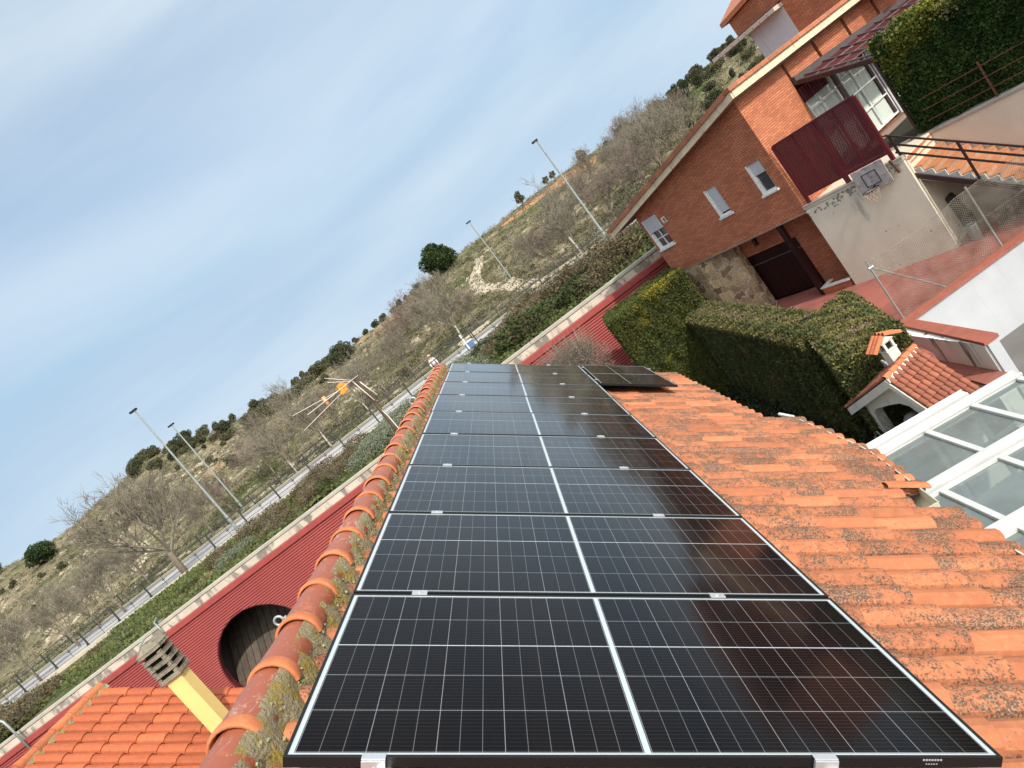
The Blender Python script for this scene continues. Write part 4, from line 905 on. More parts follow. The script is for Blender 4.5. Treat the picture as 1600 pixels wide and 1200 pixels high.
# upper block at the back
g = MB(); X1 = 7.0
g.prism([(X1, 4.2, 2.10), (X1, -1.6, 2.10), (X1, -1.6, 3.4), (X1, 4.2, 2.82)], (6, 0, 0)); g.prism([(X1, 3.72, 0.0), (X1, -1.6, 0.6), (X1, -1.6, 2.10), (X1, 3.72, 2.10)], (6, 0, 0)); ub = g.build('upper_block', M_brick, nh)
g = MB(); g.prism([(X1 - 0.18, 4.45, 2.82), (X1 - 0.18, -1.8, 3.44), (X1 - 0.18, -1.8, 3.54), (X1 - 0.18, 4.45, 2.92)], (6.4, 0, 0)); g.build('upper_roof_edge', M_edge, ub)
g = MB(); g.prism([(X1 - 0.18, 4.45, 2.92), (X1 - 0.18, -1.8, 3.54), (X1 + 3, -1.8, 4.9), (X1 + 3, 4.1, 4.3)], (0, 0, 0.06)); g.build('upper_roof', M_edge, ub)
g = MB(); g.box((X1 - 0.02, 2.10, 0.4), (X1 + 0.03, 3.72, 2.02)); g.box((X1 - 0.06, 3.30, 0.4), (X1 - 0.02, 3.36, 2.0)); g.build('upper_shutter', M_shutter, ub)
g = MB(); y = 2.05
while y < 5.0: g.box((X1 - 0.55, y, 2.02), (X1 + 0.0, y + 0.33, 2.16)); y += 0.36
g.build('canopy', mat('pale_stone', (0.56, 0.50, 0.43), (0.46, 0.41, 0.35), 3, 0.9), ub)
g = MB(); g.prism([(X1 - .50, 2.05, 2.165), (X1 - .50, 4.95, 2.165), (X1 - 0.001, 4.95, 2.20), (X1 - 0.001, 2.05, 2.20)], (0, 0, 0.02)); g.build('canopy_tiles', M_maroon2, ub)

# terrace block with the basketball wall
tb = thing('terrace', 'raised terrace block with a tall cream rendered wall beside the brick house', 'terrace', HP, HZ)
g = MB(); g.prism([(0.0, -0.001, -6.3), (0.27, -3.04, -6.3), (0.49, -3.02, -6.3), (0.49, -2.96, -6.3), (1.89, -2.96, -6.3), (1.89, -2.2, -6.3), (2.3, -2.2, -6.3), (2.3, -0.001, -6.3)], (0, 0, 3.04)); g.build('wall', M_plaster, tb)
g = MB(); g.prism([(-0.04, 0.02, -3.255), (0.235, -3.07, -3.255), (0.42, -3.06, -3.255), (0.14, 0.02, -3.255)], (0, 0, 0.10)); g.build('coping', M_concap, tb, bevel=0.012)
g = MB(); g.prism([(0.14, 0.0, -3.355), (0.42, -3.04, -3.355), (2.3, -2.95, -3.355), (2.3, 0.0, -3.355)], (0, 0, 0.05)); g.build('terrace_floor', M_tile4, tb)
M_peel = mat('peeled_render', (0.25, 0.26, 0.23), (0.18, 0.19, 0.17), 20, 0.95)
wdir = Vector((0.27, -3.04, 0)).normalized(); wn = Vector((-wdir.y * -1, 0, 0))
wn = Vector((wdir.y, -wdir.x, 0)); 
if wn.x > 0: wn = -wn
def wallpt(s, z, off=0.0): return wdir * s + Vector((0, 0, z)) + wn * off
g = MB(); rr = random.Random(5)
for s0, z0, n_ in ((0.95, -3.42, 22), (1.45, -3.35, 30), (0.55, -3.42, 5), (0.22, -3.45, 6), (2.75, -3.35, 12)):
    for k in range(n_):
        s, z = s0 + rr.gauss(0, 0.13), z0 + rr.gauss(0, 0.055); r = rr.uniform(0.012, 0.045)
        if z > -3.29: z = -3.30
        pts = [wallpt(s + r * rr.uniform(.6, 1.3) * math.cos(q), min(-3.275, z + r * rr.uniform(.5, 1.1) * math.sin(q)), 0.003 + 0.0004 * (k % 9)) for q in [i * PI / 4 for i in range(8)]]
        g.add(pts, [tuple(range(8))])
g.build('peeled_patches', M_peel, tb)
# basketball board
bb = thing('basketball_backboard', 'scuffed grey basketball backboard with a small net, hung on the cream wall', 'backboard', HP, HZ)
bd = lambda s, z, off: wallpt(s, z, off)
g = MB(); g.prism([bd(1.78, -2.93, 0.14), bd(2.68, -2.93, 0.14), bd(2.68, -3.60, 0.14), bd(1.78, -3.60, 0.14)], wn * 0.03); g.build('board', mat('scuffed_board', (0.42, 0.39, 0.38), (0.28, 0.25, 0.25), 5, 0.7, 0.2, 30, stains=((0.20, 0.16, 0.16), 7, 0.56, None)), bb)
g = MB()
for (a0, b0), (a1, b1) in (((2.02, -3.10), (2.42, -3.10)), ((2.42, -3.10), (2.42, -3.46)), ((2.42, -3.46), (2.02, -3.46)), ((2.02, -3.46), (2.02, -3.10))): g.bar(bd(a0, b0, 0.174), bd(a1, b1, 0.174), 0.012, 0.032, up=tuple(wn))
g.build('target_square', M_black, bb)
hc = bd(2.20, -3.50, 0.44); RH = 0.205
g = MB(); g.tube([hc + wdir * RH * math.cos(2 * PI * k / 20) + wn * RH * math.sin(2 * PI * k / 20) for k in range(21)], 0.011, 6, cap=False); g.bar(bd(2.20, -3.50, 0.17), bd(2.20, -3.50, 0.25), 0.05, 0.03); g.bar(bd(2.1, -3.53, 0.17), bd(2.14, -3.50, 0.28), 0.015); g.bar(bd(2.3, -3.53, 0.17), bd(2.26, -3.50, 0.28), 0.015)
g.build('hoop', M_black, bb)
g = MB()
for k in range(12):
    for sgn in (1, -1):
        pts = [];
        for q in range(5):
            an = 2 * PI * k / 12 + sgn * q * PI / 12 * 1.0; r_ = RH * (1 - 0.115 * q) ; pts.append(hc + wdir * r_ * math.cos(an) + wn * r_ * math.sin(an) + Vector((0, 0, -0.085 * q)))
        g.tube(pts, 0.0045, 3, cap=False)
g.build('net', mat('net_cord', (0.50, 0.36, 0.28), (0.42, 0.30, 0.24), 9, 0.9), bb)
g = MB(); g.bar(bd(1.95, -3.0, 0.02), bd(1.95, -3.5, 0.14), 0.03); g.bar(bd(2.5, -3.0, 0.02), bd(2.5, -3.5, 0.14), 0.03); g.bar(bd(2.78, -3.1, 0.03), bd(2.86, -3.5, 0.05), 0.05); g.build('bracket', M_rust, bb)
# lattice screen
ls = thing('lattice_screen', 'dark maroon diagonal lattice screen along the edge of the terrace', 'screen', HP, HZ)
S0, S1, ZL0, ZL1 = 0.20, 2.84, -2.95, -1.22
g = MB()
for i, s in enumerate(np.linspace(S0, S1, 5)):
    th = 0.10 if i in (0, 4) else (0.13 if i == 2 else 0.045); lo = -3.2 if i in (0, 2, 4) else ZL0
    g.bar(bd(s, lo, -0.05), bd(s, ZL1, -0.05), 0.06, th, up=tuple(wn)) if False else g.prism([bd(s - th / 2, lo, -0.08), bd(s + th / 2, lo, -0.08), bd(s + th / 2, ZL1, -0.08), bd(s - th / 2, ZL1, -0.08)], wn * 0.07)
g.prism([bd(S0, ZL1, -0.09), bd(S1, ZL1, -0.09), bd(S1, ZL1 + 0.05, -0.09), bd(S0, ZL1 + 0.05, -0.09)], wn * 0.09); g.prism([bd(S0, ZL0, -0.085), bd(S1, ZL0, -0.085), bd(S1, ZL0 + 0.07, -0.085), bd(S0, ZL0 + 0.07, -0.085)], wn * 0.08)
g.build('frame', M_maroon, ls)
g = MB()
H_ = ZL1 - ZL0; st = 0.058
for lay, sgn in ((-0.040, 1), (-0.052, -1)):
    c = S0 - H_
    while c < S1 + H_:
        pts = []
        s_a, s_b = (c, c + H_) if sgn > 0 else (c + H_, c)
        # clip to [S0,S1]
        t0, t1 = 0.0, 1.0; ds = s_b - s_a
        for lim, side in ((S0, 1), (S1, -1)):
            ta = (lim - s_a) / ds
            if side * ds > 0: t0 = max(t0, ta)
            else: t1 = min(t1, ta)
        if t1 - t0 > 0.01:
            p = bd(s_a + ds * t0, ZL0 + H_ * t0, lay); q = bd(s_a + ds * t1, ZL0 + H_ * t1, lay); w_ = Vector(((q - p).cross(wn))).normalized() * 0.0145
            g.prism([p - w_, q - w_, q + w_, p + w_], wn * 0.010)
        c += st
g.build('lattice_slats', M_maroon, ls)
# things seen behind the lattice
g = MB(); g.box((2.0, -0.9, -3.3), (2.05, -0.3, -1.6)); 
# stairs
stt = thing('outdoor_stairs', 'outdoor staircase with terracotta treads climbing to the terrace', 'stairs', HP, HZ)
tr = MB(); rs = MB(); run, rise = 0.245, 0.165
for k in range(16):
    y0 = -2.95 - run * k; z0 = -3.46 - rise * k
    for q in range(5):
        xa = 0.50 + q * 0.272; tr.box((xa, y0 - 0.028, z0 - 0.03), (xa + 0.268, y0 + run, z0))
        rs.box((xa, y0 - 0.004, z0 - rise), (xa + 0.268, y0 + 0.02, z0 - 0.032))
tr.build('treads', mat('terracotta_tread', (0.50, 0.215, 0.100), (0.42, 0.17, 0.08), 6, 0.75, island=0.12), stt)
rs.build('risers', mat('terracotta_riser', (0.42, 0.24, 0.15), (0.34, 0.19, 0.12), 6, 0.8, island=0.1), stt)
g = MB()
prof = []
for k in range(16): y0 = -2.95 - run * k; z0 = -3.46 - rise * k; prof += [(y0 + run, z0 - 0.031), (y0 + 0.015, z0 - 0.031)]
prof2 = prof + [(-2.95 - run * 16, -3.46 - rise * 16 - 0.30), (-2.7, -3.76)]
g.prism([(0.46, p[0], p[1]) for p in prof2], (1.36, 0, 0)); g.build('slab', mat('old_whitewash', (0.56, 0.55, 0.50), (0.42, 0.41, 0.38), 5, 0.9, stains=((0.20, 0.20, 0.18), 9, 0.55, None)), stt)
g = MB(); sl = rise / run
def sp(y, dz): return Vector((0.40, y, -3.46 + (y + 2.95) * sl + dz))
g.bar(sp(-2.9, -0.30), sp(-7.0, -0.30), 0.05, 0.12)
g.build('stringer', M_brownmetal, stt)
g = MB()
for dz in (0.92, 0.66, 0.40): g.bar(sp(-2.9, dz), sp(-7.0, dz), 0.035, 0.045)
for y_ in (-2.97, -4.30, -5.6, -6.9): g.bar(sp(y_, -0.18), sp(y_, 0.93), 0.05)
g.bar(sp(-2.97, 0.92), Vector((0.30, -2.75, -2.42)), 0.035)
g.bar(sp(-4.9, -0.3), sp(-4.95, -0.42), 0.06)
g.build('handrail', M_brownmetal, stt)
# cream retaining wall behind the stairs
cw = thing('retaining_wall', 'cream retaining wall behind the stairs, with a thin coping under the tall hedge', 'wall', HP, HZ)
g = MB(); g.box((1.90, -12.0, -6.3), (2.2, -2.2, -3.33)); g.build('wall', M_plaster2, cw)
g = MB(); g.box((1.86, -12.0, -3.33), (2.26, -2.45, -3.25)); g.build('coping', mat('grey_coping', (0.40, 0.37, 0.33), (0.30, 0.28, 0.25), 3, 0.9), cw, bevel=0.01)
g = MB(); g.box((2.2, -12, -6.3), (9, -0.11, -3.34)); tag(g.build('upper_garden_ground', M_ground, cw, space='local'), None)
rl = thing('rusty_railing', 'rusty iron railing on top of the cream wall, in front of the tall hedge', 'railing', HP, HZ)
g = MB()
for zz in (-2.38, -2.68, -2.98): g.bar((1.93, -3.1, zz), (1.93, -11.5, zz), 0.022)
g.build('rails', M_rust, rl)
for y_ in (-4.74, -7.4):
    g = MB(); g.bar((1.93, y_, -3.26), (1.93, y_, -2.25), 0.04); g.build('post', M_rust, rl)
# ------------------------------------------------------------------ foliage blocks
def hedge_block(name, label, cat, O, rotz, size, parts, leaf, dens, mat_side, mat_top, topy=True, rough=0.10, group=None, core=True, up=0.9, gaps=0.0, dead=0.0, topscale=1.0):
    """clipped hedge: box size at O (local frame) with sprays on its faces"""
    t = thing(name, label, cat, O, (0, 0, rotz), group)
    sx, sy, sz = size
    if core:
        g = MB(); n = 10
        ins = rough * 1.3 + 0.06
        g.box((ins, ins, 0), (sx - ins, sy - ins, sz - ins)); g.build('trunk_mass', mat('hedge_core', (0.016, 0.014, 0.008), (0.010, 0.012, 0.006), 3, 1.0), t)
    faces = []
    if 'x-' in parts: faces.append(('x-', sy * sz))
    if 'x+' in parts: faces.append(('x+', sy * sz))
    if 'y-' in parts: faces.append(('y-', sx * sz))
    if 'y+' in parts: faces.append(('y+', sx * sz))
    if 'top' in parts: faces.append(('top', sx * sy * topscale))
    side = []; tops = []
    for f, ar in faces:
        n = int(ar * dens); u, v, w = RNG.uniform(0, 1, n), RNG.uniform(0, 1, n), np.abs(RNG.normal(0, rough, n))
        # lumpy surface
        if f[0] == 'x': p = np.stack([np.zeros(n), u * sy, v ** 0.9 * sz], 1)
        elif f[0] == 'y': p = np.stack([u * sx, np.zeros(n), v ** 0.9 * sz], 1)
        else: p = np.stack([u * sx, v * sy, np.full(n, sz)], 1)
        lump = 0.5 * np.sin(p[:, 0] * 5.1 + p[:, 2] * 3.3 + 1) * np.sin(p[:, 1] * 4.7 + p[:, 2] * 2.1) + 0.5 * np.sin(p[:, 0] * 11 + p[:, 1] * 9 + p[:, 2] * 7)
        hh_ = p[:, 1] if f[0] == 'x' else p[:, 0]
        if f != 'top': lump = 0.45 * lump + 0.55 * np.sin(hh_ * 9.5 + 1.2 * np.sin(p[:, 2] * 1.3 + hh_ * 1.7))
        d = w + (0.5 - 0.5 * lump) * rough * 1.5
        if f == 'x-': p[:, 0] = d
        elif f == 'x+': p[:, 0] = sx - d
        elif f == 'y-': p[:, 1] = d
        elif f == 'y+': p[:, 1] = sy - d
        else: p[:, 2] = sz - d + rough * 0.6
        # round the top edges
        e = np.minimum(np.minimum(p[:, 0], sx - p[:, 0]), np.minimum(p[:, 1], sy - p[:, 1])); 
        if f == 'top': p[:, 2] -= np.clip(0.22 - e, 0, 1) * 0.5
        else:
            k = np.clip((p[:, 2] - (sz - 0.3)) / 0.3, 0, 1) ** 2 * 0.14
            if f == 'x-': p[:, 0] += k
            if f == 'x+': p[:, 0] -= k
            if f == 'y-': p[:, 1] += k
            if f == 'y+': p[:, 1] -= k
        if gaps: p = p[(np.sin(p[:, 0] * 3.1 + p[:, 1] * 2.3) * np.sin(p[:, 2] * 2.9 + p[:, 1] * 1.7) < 1 - gaps)]
        (tops if f == 'top' else side).append(p)
    g = MB(); P_ = np.concatenate(side); g.np_quads(leaves(P_, leaf, up=up, aspect=1.5)); g.build('foliage', mat_side, t)
    if tops:
        g = MB(); P_ = np.concatenate(tops); g.np_quads(leaves(P_, leaf * 0.95, up=0.9, aspect=1.3)); g.build('top_growth', mat_top, t)
    if dead:
        g = MB(); n = int(dead); 
        for k in range(n):
            cx_, cy_ = random.uniform(0.2, sx - .2), random.uniform(0.2, sy - .2); p = Vector((cx_, cy_, sz - 0.1)); 
            for q in range(3): g.tube([p, p + Vector((random.gauss(0, .10), random.gauss(0, .10), random.uniform(.08, .24)))], [0.007, 0.003], 3, cap=False)
        g.build('dead_twigs', M_deadwood, t)
    return t
hedge_block('clipped_hedge', 'square clipped hedge with golden green foliage, left of the stone base of the brick house', 'hedge', (3.75, 23.1, -7.85), math.radians(-6), (3.25, 2.6, 4.8), ('x-', 'y-', 'x+', 'top'), 0.048, 6000, M_hedgeY, M_hedgeY, rough=0.10)
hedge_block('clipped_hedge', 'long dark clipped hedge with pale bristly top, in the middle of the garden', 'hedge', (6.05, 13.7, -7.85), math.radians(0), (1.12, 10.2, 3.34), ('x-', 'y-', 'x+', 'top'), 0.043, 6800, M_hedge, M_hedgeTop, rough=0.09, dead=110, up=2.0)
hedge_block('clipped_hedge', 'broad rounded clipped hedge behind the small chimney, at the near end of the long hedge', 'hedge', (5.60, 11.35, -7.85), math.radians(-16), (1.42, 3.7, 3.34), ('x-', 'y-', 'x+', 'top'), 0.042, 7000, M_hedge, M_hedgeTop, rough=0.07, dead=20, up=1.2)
uh = hedge_block('tall_hedge', 'tall dark green cypress hedge on the upper garden wall at the top right', 'hedge', Vector(HP) + D(63) * 2.02 + D(-27) * (-9.2) + Vector((0, 0, -3.3)), math.radians(27), (1.7, 6.55, 2.88), ('x-', 'y+', 'top'), 0.058, 8000, M_hedgeD, leafmat('golden_hedge_top', (0.20, 0.20, 0.03), (0.12, 0.15, 0.03), (0.16, 0.14, 0.08), 1.2), rough=0.15, up=0.2, dead=50)
# golden fringe is part of the top growth ; dark shrubs at the foot of the long hedge
Pg = np.stack([RNG.uniform(3.2, 6.2, 26000), RNG.uniform(8.5, 23.0, 26000), -7.85 + np.abs(RNG.normal(0, .28, 26000))], 1)
g = MB(); g.np_quads(leaves(Pg, 0.075, up=0.9)); tag(g.build('ground_ivy', leafmat('ivy_leaf', (0.035, 0.045, 0.018), (0.022, 0.028, 0.012), (0.07, 0.045, 0.03), 1.2)), 'dark low plants and litter on the ground between the house and the hedges', 'ground cover', kind='stuff')
def blob(name, label, cat, loc, rad, n, leaf, m_, squash=0.8, group=None, stem=True, twigs=0, proto_=None):
    t = thing(name, label, cat, loc, (0, 0, 0), group)
    P_ = RNG.normal(size=(n, 3)); P_ /= np.linalg.norm(P_, axis=1, keepdims=True); rr_ = rad * (0.55 + 0.45 * RNG.uniform(0, 1, n) ** 0.5)
    lump = 1 + 0.18 * np.sin(P_[:, 0] * 5 + 1) * np.sin(P_[:, 1] * 6) + 0.10 * np.sin(P_[:, 2] * 9 + P_[:, 0] * 7)
    P_ = P_ * (rr_ * lump)[:, None]; P_[:, 2] = np.maximum(P_[:, 2] * squash + rad * squash * 0.75, 0.0)
    g = MB(); g.np_quads(leaves(P_, leaf, up=0.4)); g.build('foliage', m_, t)
    g = MB()
    for k in range(6):
        an = random.uniform(0, 2 * PI); g.tube([(0, 0, -0.2), (rad * .3 * math.cos(an), rad * .3 * math.sin(an), rad * .5), (rad * .6 * math.cos(an), rad * .6 * math.sin(an), rad * squash * 1.2)], [0.03, 0.02, 0.006], 4)
    for k in range(twigs):
        an = random.uniform(0, 2 * PI); q = random.uniform(.3, 1.0); g.tube([(rad * .2 * math.cos(an), rad * .2 * math.sin(an), rad * .3), (rad * q * math.cos(an), rad * q * math.sin(an), rad * squash * random.uniform(1.2, 1.9))], [0.012, 0.005], 3, cap=False)
    g.build('stems', M_twig, t)
    return t

# ------------------------------------------------------------------ trees
def branch(mb, p, d, ln, r, depth, spec, rng):
    n = 3; pts = [p.copy()]; q = p.copy(); dd = d.copy()
    for i in range(n):
        dd = (dd + Vector((rng.gauss(0, .12), rng.gauss(0, .12), rng.gauss(0.03, .08)))).normalized(); q = q + dd * ln / n; pts.append(q.copy())
    rad = [r * (1 - 0.45 * i / n) for i in range(n + 1)]; mb.tube(pts, rad, 5 if depth > 2 else 3, cap=False)
    if depth == 0: return
    kids = spec[depth]
    for k in range(kids):
        tpos = rng.uniform(0.35, 1.0) if k else 1.0; i = min(n - 1, int(tpos * n)); f = tpos * n - i
        b = pts[i].lerp(pts[min(i + 1, n)], f)
        perp = Vector((rng.gauss(0, 1), rng.gauss(0, 1), rng.gauss(0, 1))); perp = (perp - dd * perp.dot(dd)).normalized()
        nd = (dd * rng.uniform(.55, .95) + perp * rng.uniform(.45, .85) + Vector((0, 0, .16))).normalized()
        branch(mb, b, nd, ln * rng.uniform(.52, .74), max(0.012, r * rng.uniform(.42, .56)), depth - 1, spec, rng)
def bare_tree(name, h, seed, spread, m_bark, m_twig, trunk_r=0.16, spec=(0, 4, 4, 4, 5), lean=0.05):
    rng = random.Random(seed); t = thing(name, '', 'tree')
    g = MB(); th = h * 0.26; g.tube([(0, 0, -0.3), (0.02, 0, th * .5), (lean * h * .3, 0, th)], [trunk_r * 1.2, trunk_r, trunk_r * .8], 8); g.build('trunk', m_bark, t, smooth=True)
    g = MB(); top = Vector((lean * h * .3, 0, th))
    nl = 6
    for k in range(nl):
        an = 2 * PI * k / nl + rng.uniform(-.4, .4); tilt = rng.uniform(.25, .95) * spread
        d = Vector((math.cos(an) * tilt, math.sin(an) * tilt, 1)).normalized()
        branch(g, top - Vector((0, 0, rng.uniform(0, th * .25))), d, h * rng.uniform(.30, .40), trunk_r * .5, 4, spec, rng)
    g.build('crown', m_twig, t)
    return t
big = bare_tree('bare_tree', 8.3, 4, 1.15, M_bark, M_twig, 0.21, spec=(0, 5, 5, 5, 5))
big.location = polar(-31.3, 52.6, -2.4); tag(big, 'big spreading leafless tree beside the railing at the left, wider than the others', 'tree')
bp_ = [bare_tree('bare_tree', 6.0, 21, 0.8, M_bark, M_twig, 0.10), bare_tree('bare_tree', 6.0, 22, 0.95, M_bark, M_twig, 0.11), bare_tree('bare_tree', 6.0, 23, 0.6, M_bark, M_twig, 0.09), bare_tree('bare_tree', 6.0, 29, 1.1, M_bark, M_twig2, 0.10)]
for b in bp_: tag(b, 'leafless grey brown tree at the foot of the dry hill', 'tree', 'leafless trees at the foot of the hill')
spots = [(-35.6, 62, 5.6), (-38.8, 66, 5.2), (-41.5, 62, 5.4), (-43.8, 66, 4.8), (-33.4, 70, 5.2), (-37.2, 72, 4.6), (-28.2, 66, 4.6), (-26.2, 70, 4.2), (-24.0, 64, 4.2), (-22.3, 70, 4.6), (-20.6, 63, 4.6), (-19.2, 68, 4.6), (-17.7, 61, 4.6), (-16.2, 66, 4.4), (-14.6, 62, 4.2),
         (-13.2, 70, 4.4), (-11.8, 64, 4.6), (-10.4, 72, 4.6), (-9.2, 63, 4.4), (-8.0, 74, 5.0), (-7.0, 66, 4.6), (-5.8, 72, 5), (-4.4, 62, 4.4), (-3.4, 70, 4.4), (-2.6, 62, 3.8), (-6.6, 82, 5.0), (-9.6, 84, 4.6), (-4.9, 82, 5.0), (-3.4, 80, 4.6),
         (2.6, 76, 3.6), (4.0, 68, 3.8), (5.2, 61, 4.4), (6.2, 70, 4.2), (7.2, 60.5, 4.6), (8.2, 72, 4.2), (9.2, 64, 4.4), (10.0, 76, 4.6), (11.0, 66, 5.0), (12.0, 80, 5.2), (12.8, 70, 5.4), (13.8, 84, 5.6), (14.4, 74, 6.0), (15.4, 88, 6.5), (16.2, 78, 6.8),
         (17.2, 90, 6.0), (18.0, 80, 6.0), (19.0, 92, 5.0), (13.2, 92, 4.5), (11.4, 90, 4.5), (16.0, 66, 7.0), (14.2, 64, 6.2), (17.4, 72, 6.6), (18.8, 70, 6.0), (15.1, 98, 6.0), (9.8, 86, 4), (7.6, 84, 3.6), (-15.4, 72, 4.6), (-18.6, 78, 5), (-21.4, 80, 5), (-12.4, 78, 4.8), (-23.2, 74, 4.6), (-30.0, 76, 4.6)]
spots = [q_ for i_, q_ in enumerate(spots) if not (i_ % 3 == 2 and -27 < q_[0] < 13)]
for i, (az_, r_, h_) in enumerate(spots):
    src = bp_[i % 4]; o = src if i < 4 else copy_tree(src); p = polar(az_, r_); s = h_ / 6.0 * (0.86 if az_ > 12 else 1.0)
    zi = 0 if az_ < -27 else 1 if az_ < -12 else 2 if az_ < 0 else 3 if az_ < 10.5 else 4
    o['label'] = ('leafless tree by the street, to the left of the two paired lamps', 'leafless tree on the lower slope behind the television antenna', 'leafless tree on the lower slope below the round dark pine', 'leafless tree on the slope between the dirt path and the tallest lamp', 'leafless tree in the grey thicket next to the gable of the brick house')[zi]
    o['group'] = ('leafless trees left of the lamps', 'leafless trees behind the antenna', 'leafless trees below the pine', 'leafless trees right of the path', 'leafless trees of the thicket by the brick house')[zi]
    o.location = (p.x, p.y, float(terrain(p.x, p.y)) - 0.05); o.scale = (s, s, s); o.rotation_euler = (0, 0, random.uniform(0, 6.28))
# pale birch-like saplings
sap = bare_tree('bare_tree', 6.0, 41, 0.45, mat('pale_bark', (0.42, 0.39, 0.33), (0.34, 0.31, 0.26), 4, 0.9), M_twig, 0.07, spec=(0, 3, 3, 3, 3))
tag(sap, 'slender leafless tree with a pale straight trunk at the foot of the hill', 'tree', 'pale trunked young trees along the street')
for i, (az_, r_, h_) in enumerate([(-4.35, 61, 6.0), (-17.8, 60, 6.2), (7.3, 60, 7.0), (-13.8, 61, 5), (-21.0, 62, 5.5)]):
    o = sap if i == 0 else copy_tree(sap); p = polar(az_, r_); o.location = (p.x, p.y, float(terrain(p.x, p.y))); o.scale = (h_ / 6,) * 3; o.rotation_euler = (0, 0, i * 1.3)
# evergreen crowns
def crown_tree(name, rad, n, leaf, m_, squash, trunk_h, seed, tr=0.12):
    rng = np.random.default_rng(seed); t = thing(name, '', 'tree')
    g = MB(); g.tube([(0, 0, -0.3), (0.05, 0.02, trunk_h * .6), (0, 0, trunk_h + rad * .5)], [tr, tr * .8, tr * .4], 7)
    for k in range(6):
        an = k * 1.05; g.tube([(0, 0, trunk_h * .7), (rad * .3 * math.cos(an), rad * .3 * math.sin(an), trunk_h + rad * .3), (rad * .65 * math.cos(an), rad * .65 * math.sin(an), trunk_h + rad * .6)], [tr * .5, tr * .35, tr * .15], 5)
    g.build('trunk', M_bark, t)
    nc = 22 if rad > 2 else 13; cc = rng.normal(size=(nc, 3)); cc /= np.linalg.norm(cc, axis=1, keepdims=True); cc *= rad * 0.62 * rng.uniform(0.5, 1.1, (nc, 1)); cc[:, 2] *= squash
    idx = rng.integers(0, nc, n); q = rng.normal(size=(n, 3)); q /= np.linalg.norm(q, axis=1, keepdims=True)
    P_ = cc[idx] + q * (rad * 0.36 * rng.uniform(0.45, 1.0, (n, 1)) ** 0.5); P_[:, 2] = P_[:, 2] * 1.0 + trunk_h + rad * squash * 0.85
    g = MB(); g.np_quads(leaves(P_, leaf, up=0.4, rng=rng)); g.build('crown', m_, t)
    return t
pine = crown_tree('pine_tree', 3.3, 14000, 0.22, M_pine, 0.72, 0.9, 5, 0.22); p = polar(-1.9, 106); pine.location = (p.x, p.y, float(terrain(p.x, p.y)) - 0.3)
tag(pine, 'large round dark green pine standing alone above the dirt path', 'tree')
p = polar(-36.9, 128); ol = crown_tree('evergreen_tree', 2.5, 9000, 0.2, M_pine, 0.62, 0.4, 6); ol.location = (p.x, p.y, float(terrain(p.x, p.y)) - 0.1)
tag(ol, 'round dark evergreen tree alone on the slope near the left edge of the photo', 'tree')
for lab, az_, r_, rad_, th_ in (('dark lollipop shaped tree standing alone on the skyline left of the tall lamp', 5.9, 114, 1.15, 0.9), ('round grey leafless bush on the skyline above the orange cutting', 11.6, 112, 1.2, 0.3)):
    t = crown_tree('lone_tree', rad_, 2600, 0.15, M_oak if 'dark' in lab else M_deadwood, 0.9, th_, 9 if 'dark' in lab else 10); p = polar(az_, r_); t.location = (p.x, p.y, float(terrain(p.x, p.y)) - 0.05); tag(t, lab, 'tree')
t0 = crown_tree('lone_tree', 0.62, 900, 0.15, M_oak, 1.0, 1.0, 12); tag(t0, 'small thin stemmed tree, one of two side by side on the skyline', 'tree', 'two small trees side by side on the skyline')
for i, az_ in enumerate((8.35, 9.0)):
    o = t0 if i == 0 else copy_tree(t0); p = polar(az_, 113); o.location = (p.x, p.y, float(terrain(p.x, p.y)) - 0.05)
# crest trees
cp = [crown_tree('holm_oak', 1.6, 2600, 0.17, M_oak, 0.75, 0.25, 31), crown_tree('holm_oak', 1.6, 2600, 0.17, M_oak, 0.6, 0.15, 32), crown_tree('holm_oak', 1.6, 2400, 0.17, leafmat('dark_oak_leaf', (0.060, 0.072, 0.034), (0.045, 0.055, 0.028), None, 0.5), 0.85, 0.3, 33)]
rg = random.Random(17); lst = []
ZL = ['evergreen shrub tree in the dense belt on the left skyline, behind the lamp pair', 'small dark evergreen tree in the loose row on the bare middle skyline', 'dark bushy evergreen on the distant hillside beside the upper part of the brick house', 'evergreen shrub tree scattered low on the slope, away from the skyline']
ZG = ['evergreens of the left skyline belt', 'evergreens in a loose row on the middle skyline', 'evergreens on the hill by the brick house', 'evergreens scattered on the slope']
def crest(az_): return 118 / max(math.cos(math.radians(az_)), .55) + 6 * math.sin(az_ / 9)
for k in range(62): az_ = rg.uniform(-29.5, -12); lst.append((0, az_, crest(az_) * rg.uniform(0.86, 1.02), rg.uniform(0.8, 1.5)))
for az_ in (-28.6, -27.6, -26.6, -25.6, -24.2, -23): lst.append((0, az_, crest(az_) * 1.0, rg.uniform(1.0, 1.5)))
for az_ in (-12.4, -11.2, -10.2, -9.1, -8.4, -7.2, -6.6, -5.9, -5.3, -4.8): lst.append((1, az_, crest(az_), rg.uniform(0.7, 1.2)))
for k in range(46): az_ = rg.uniform(13, 28); lst.append((2, az_, crest(az_) * rg.uniform(0.80, 1.02), rg.uniform(0.7, 1.3)))
for k in range(46): az_ = rg.uniform(19, 28); lst.append((2, az_, crest(az_) * rg.uniform(0.60, 1.0), rg.uniform(0.7, 1.4)))
for k in range(30): az_ = rg.uniform(-40, -14); lst.append((3, az_, rg.uniform(78, 105) / math.cos(math.radians(az_)), rg.uniform(0.4, 0.9)))
lst.append((3, -39.3, 150, 1.8))
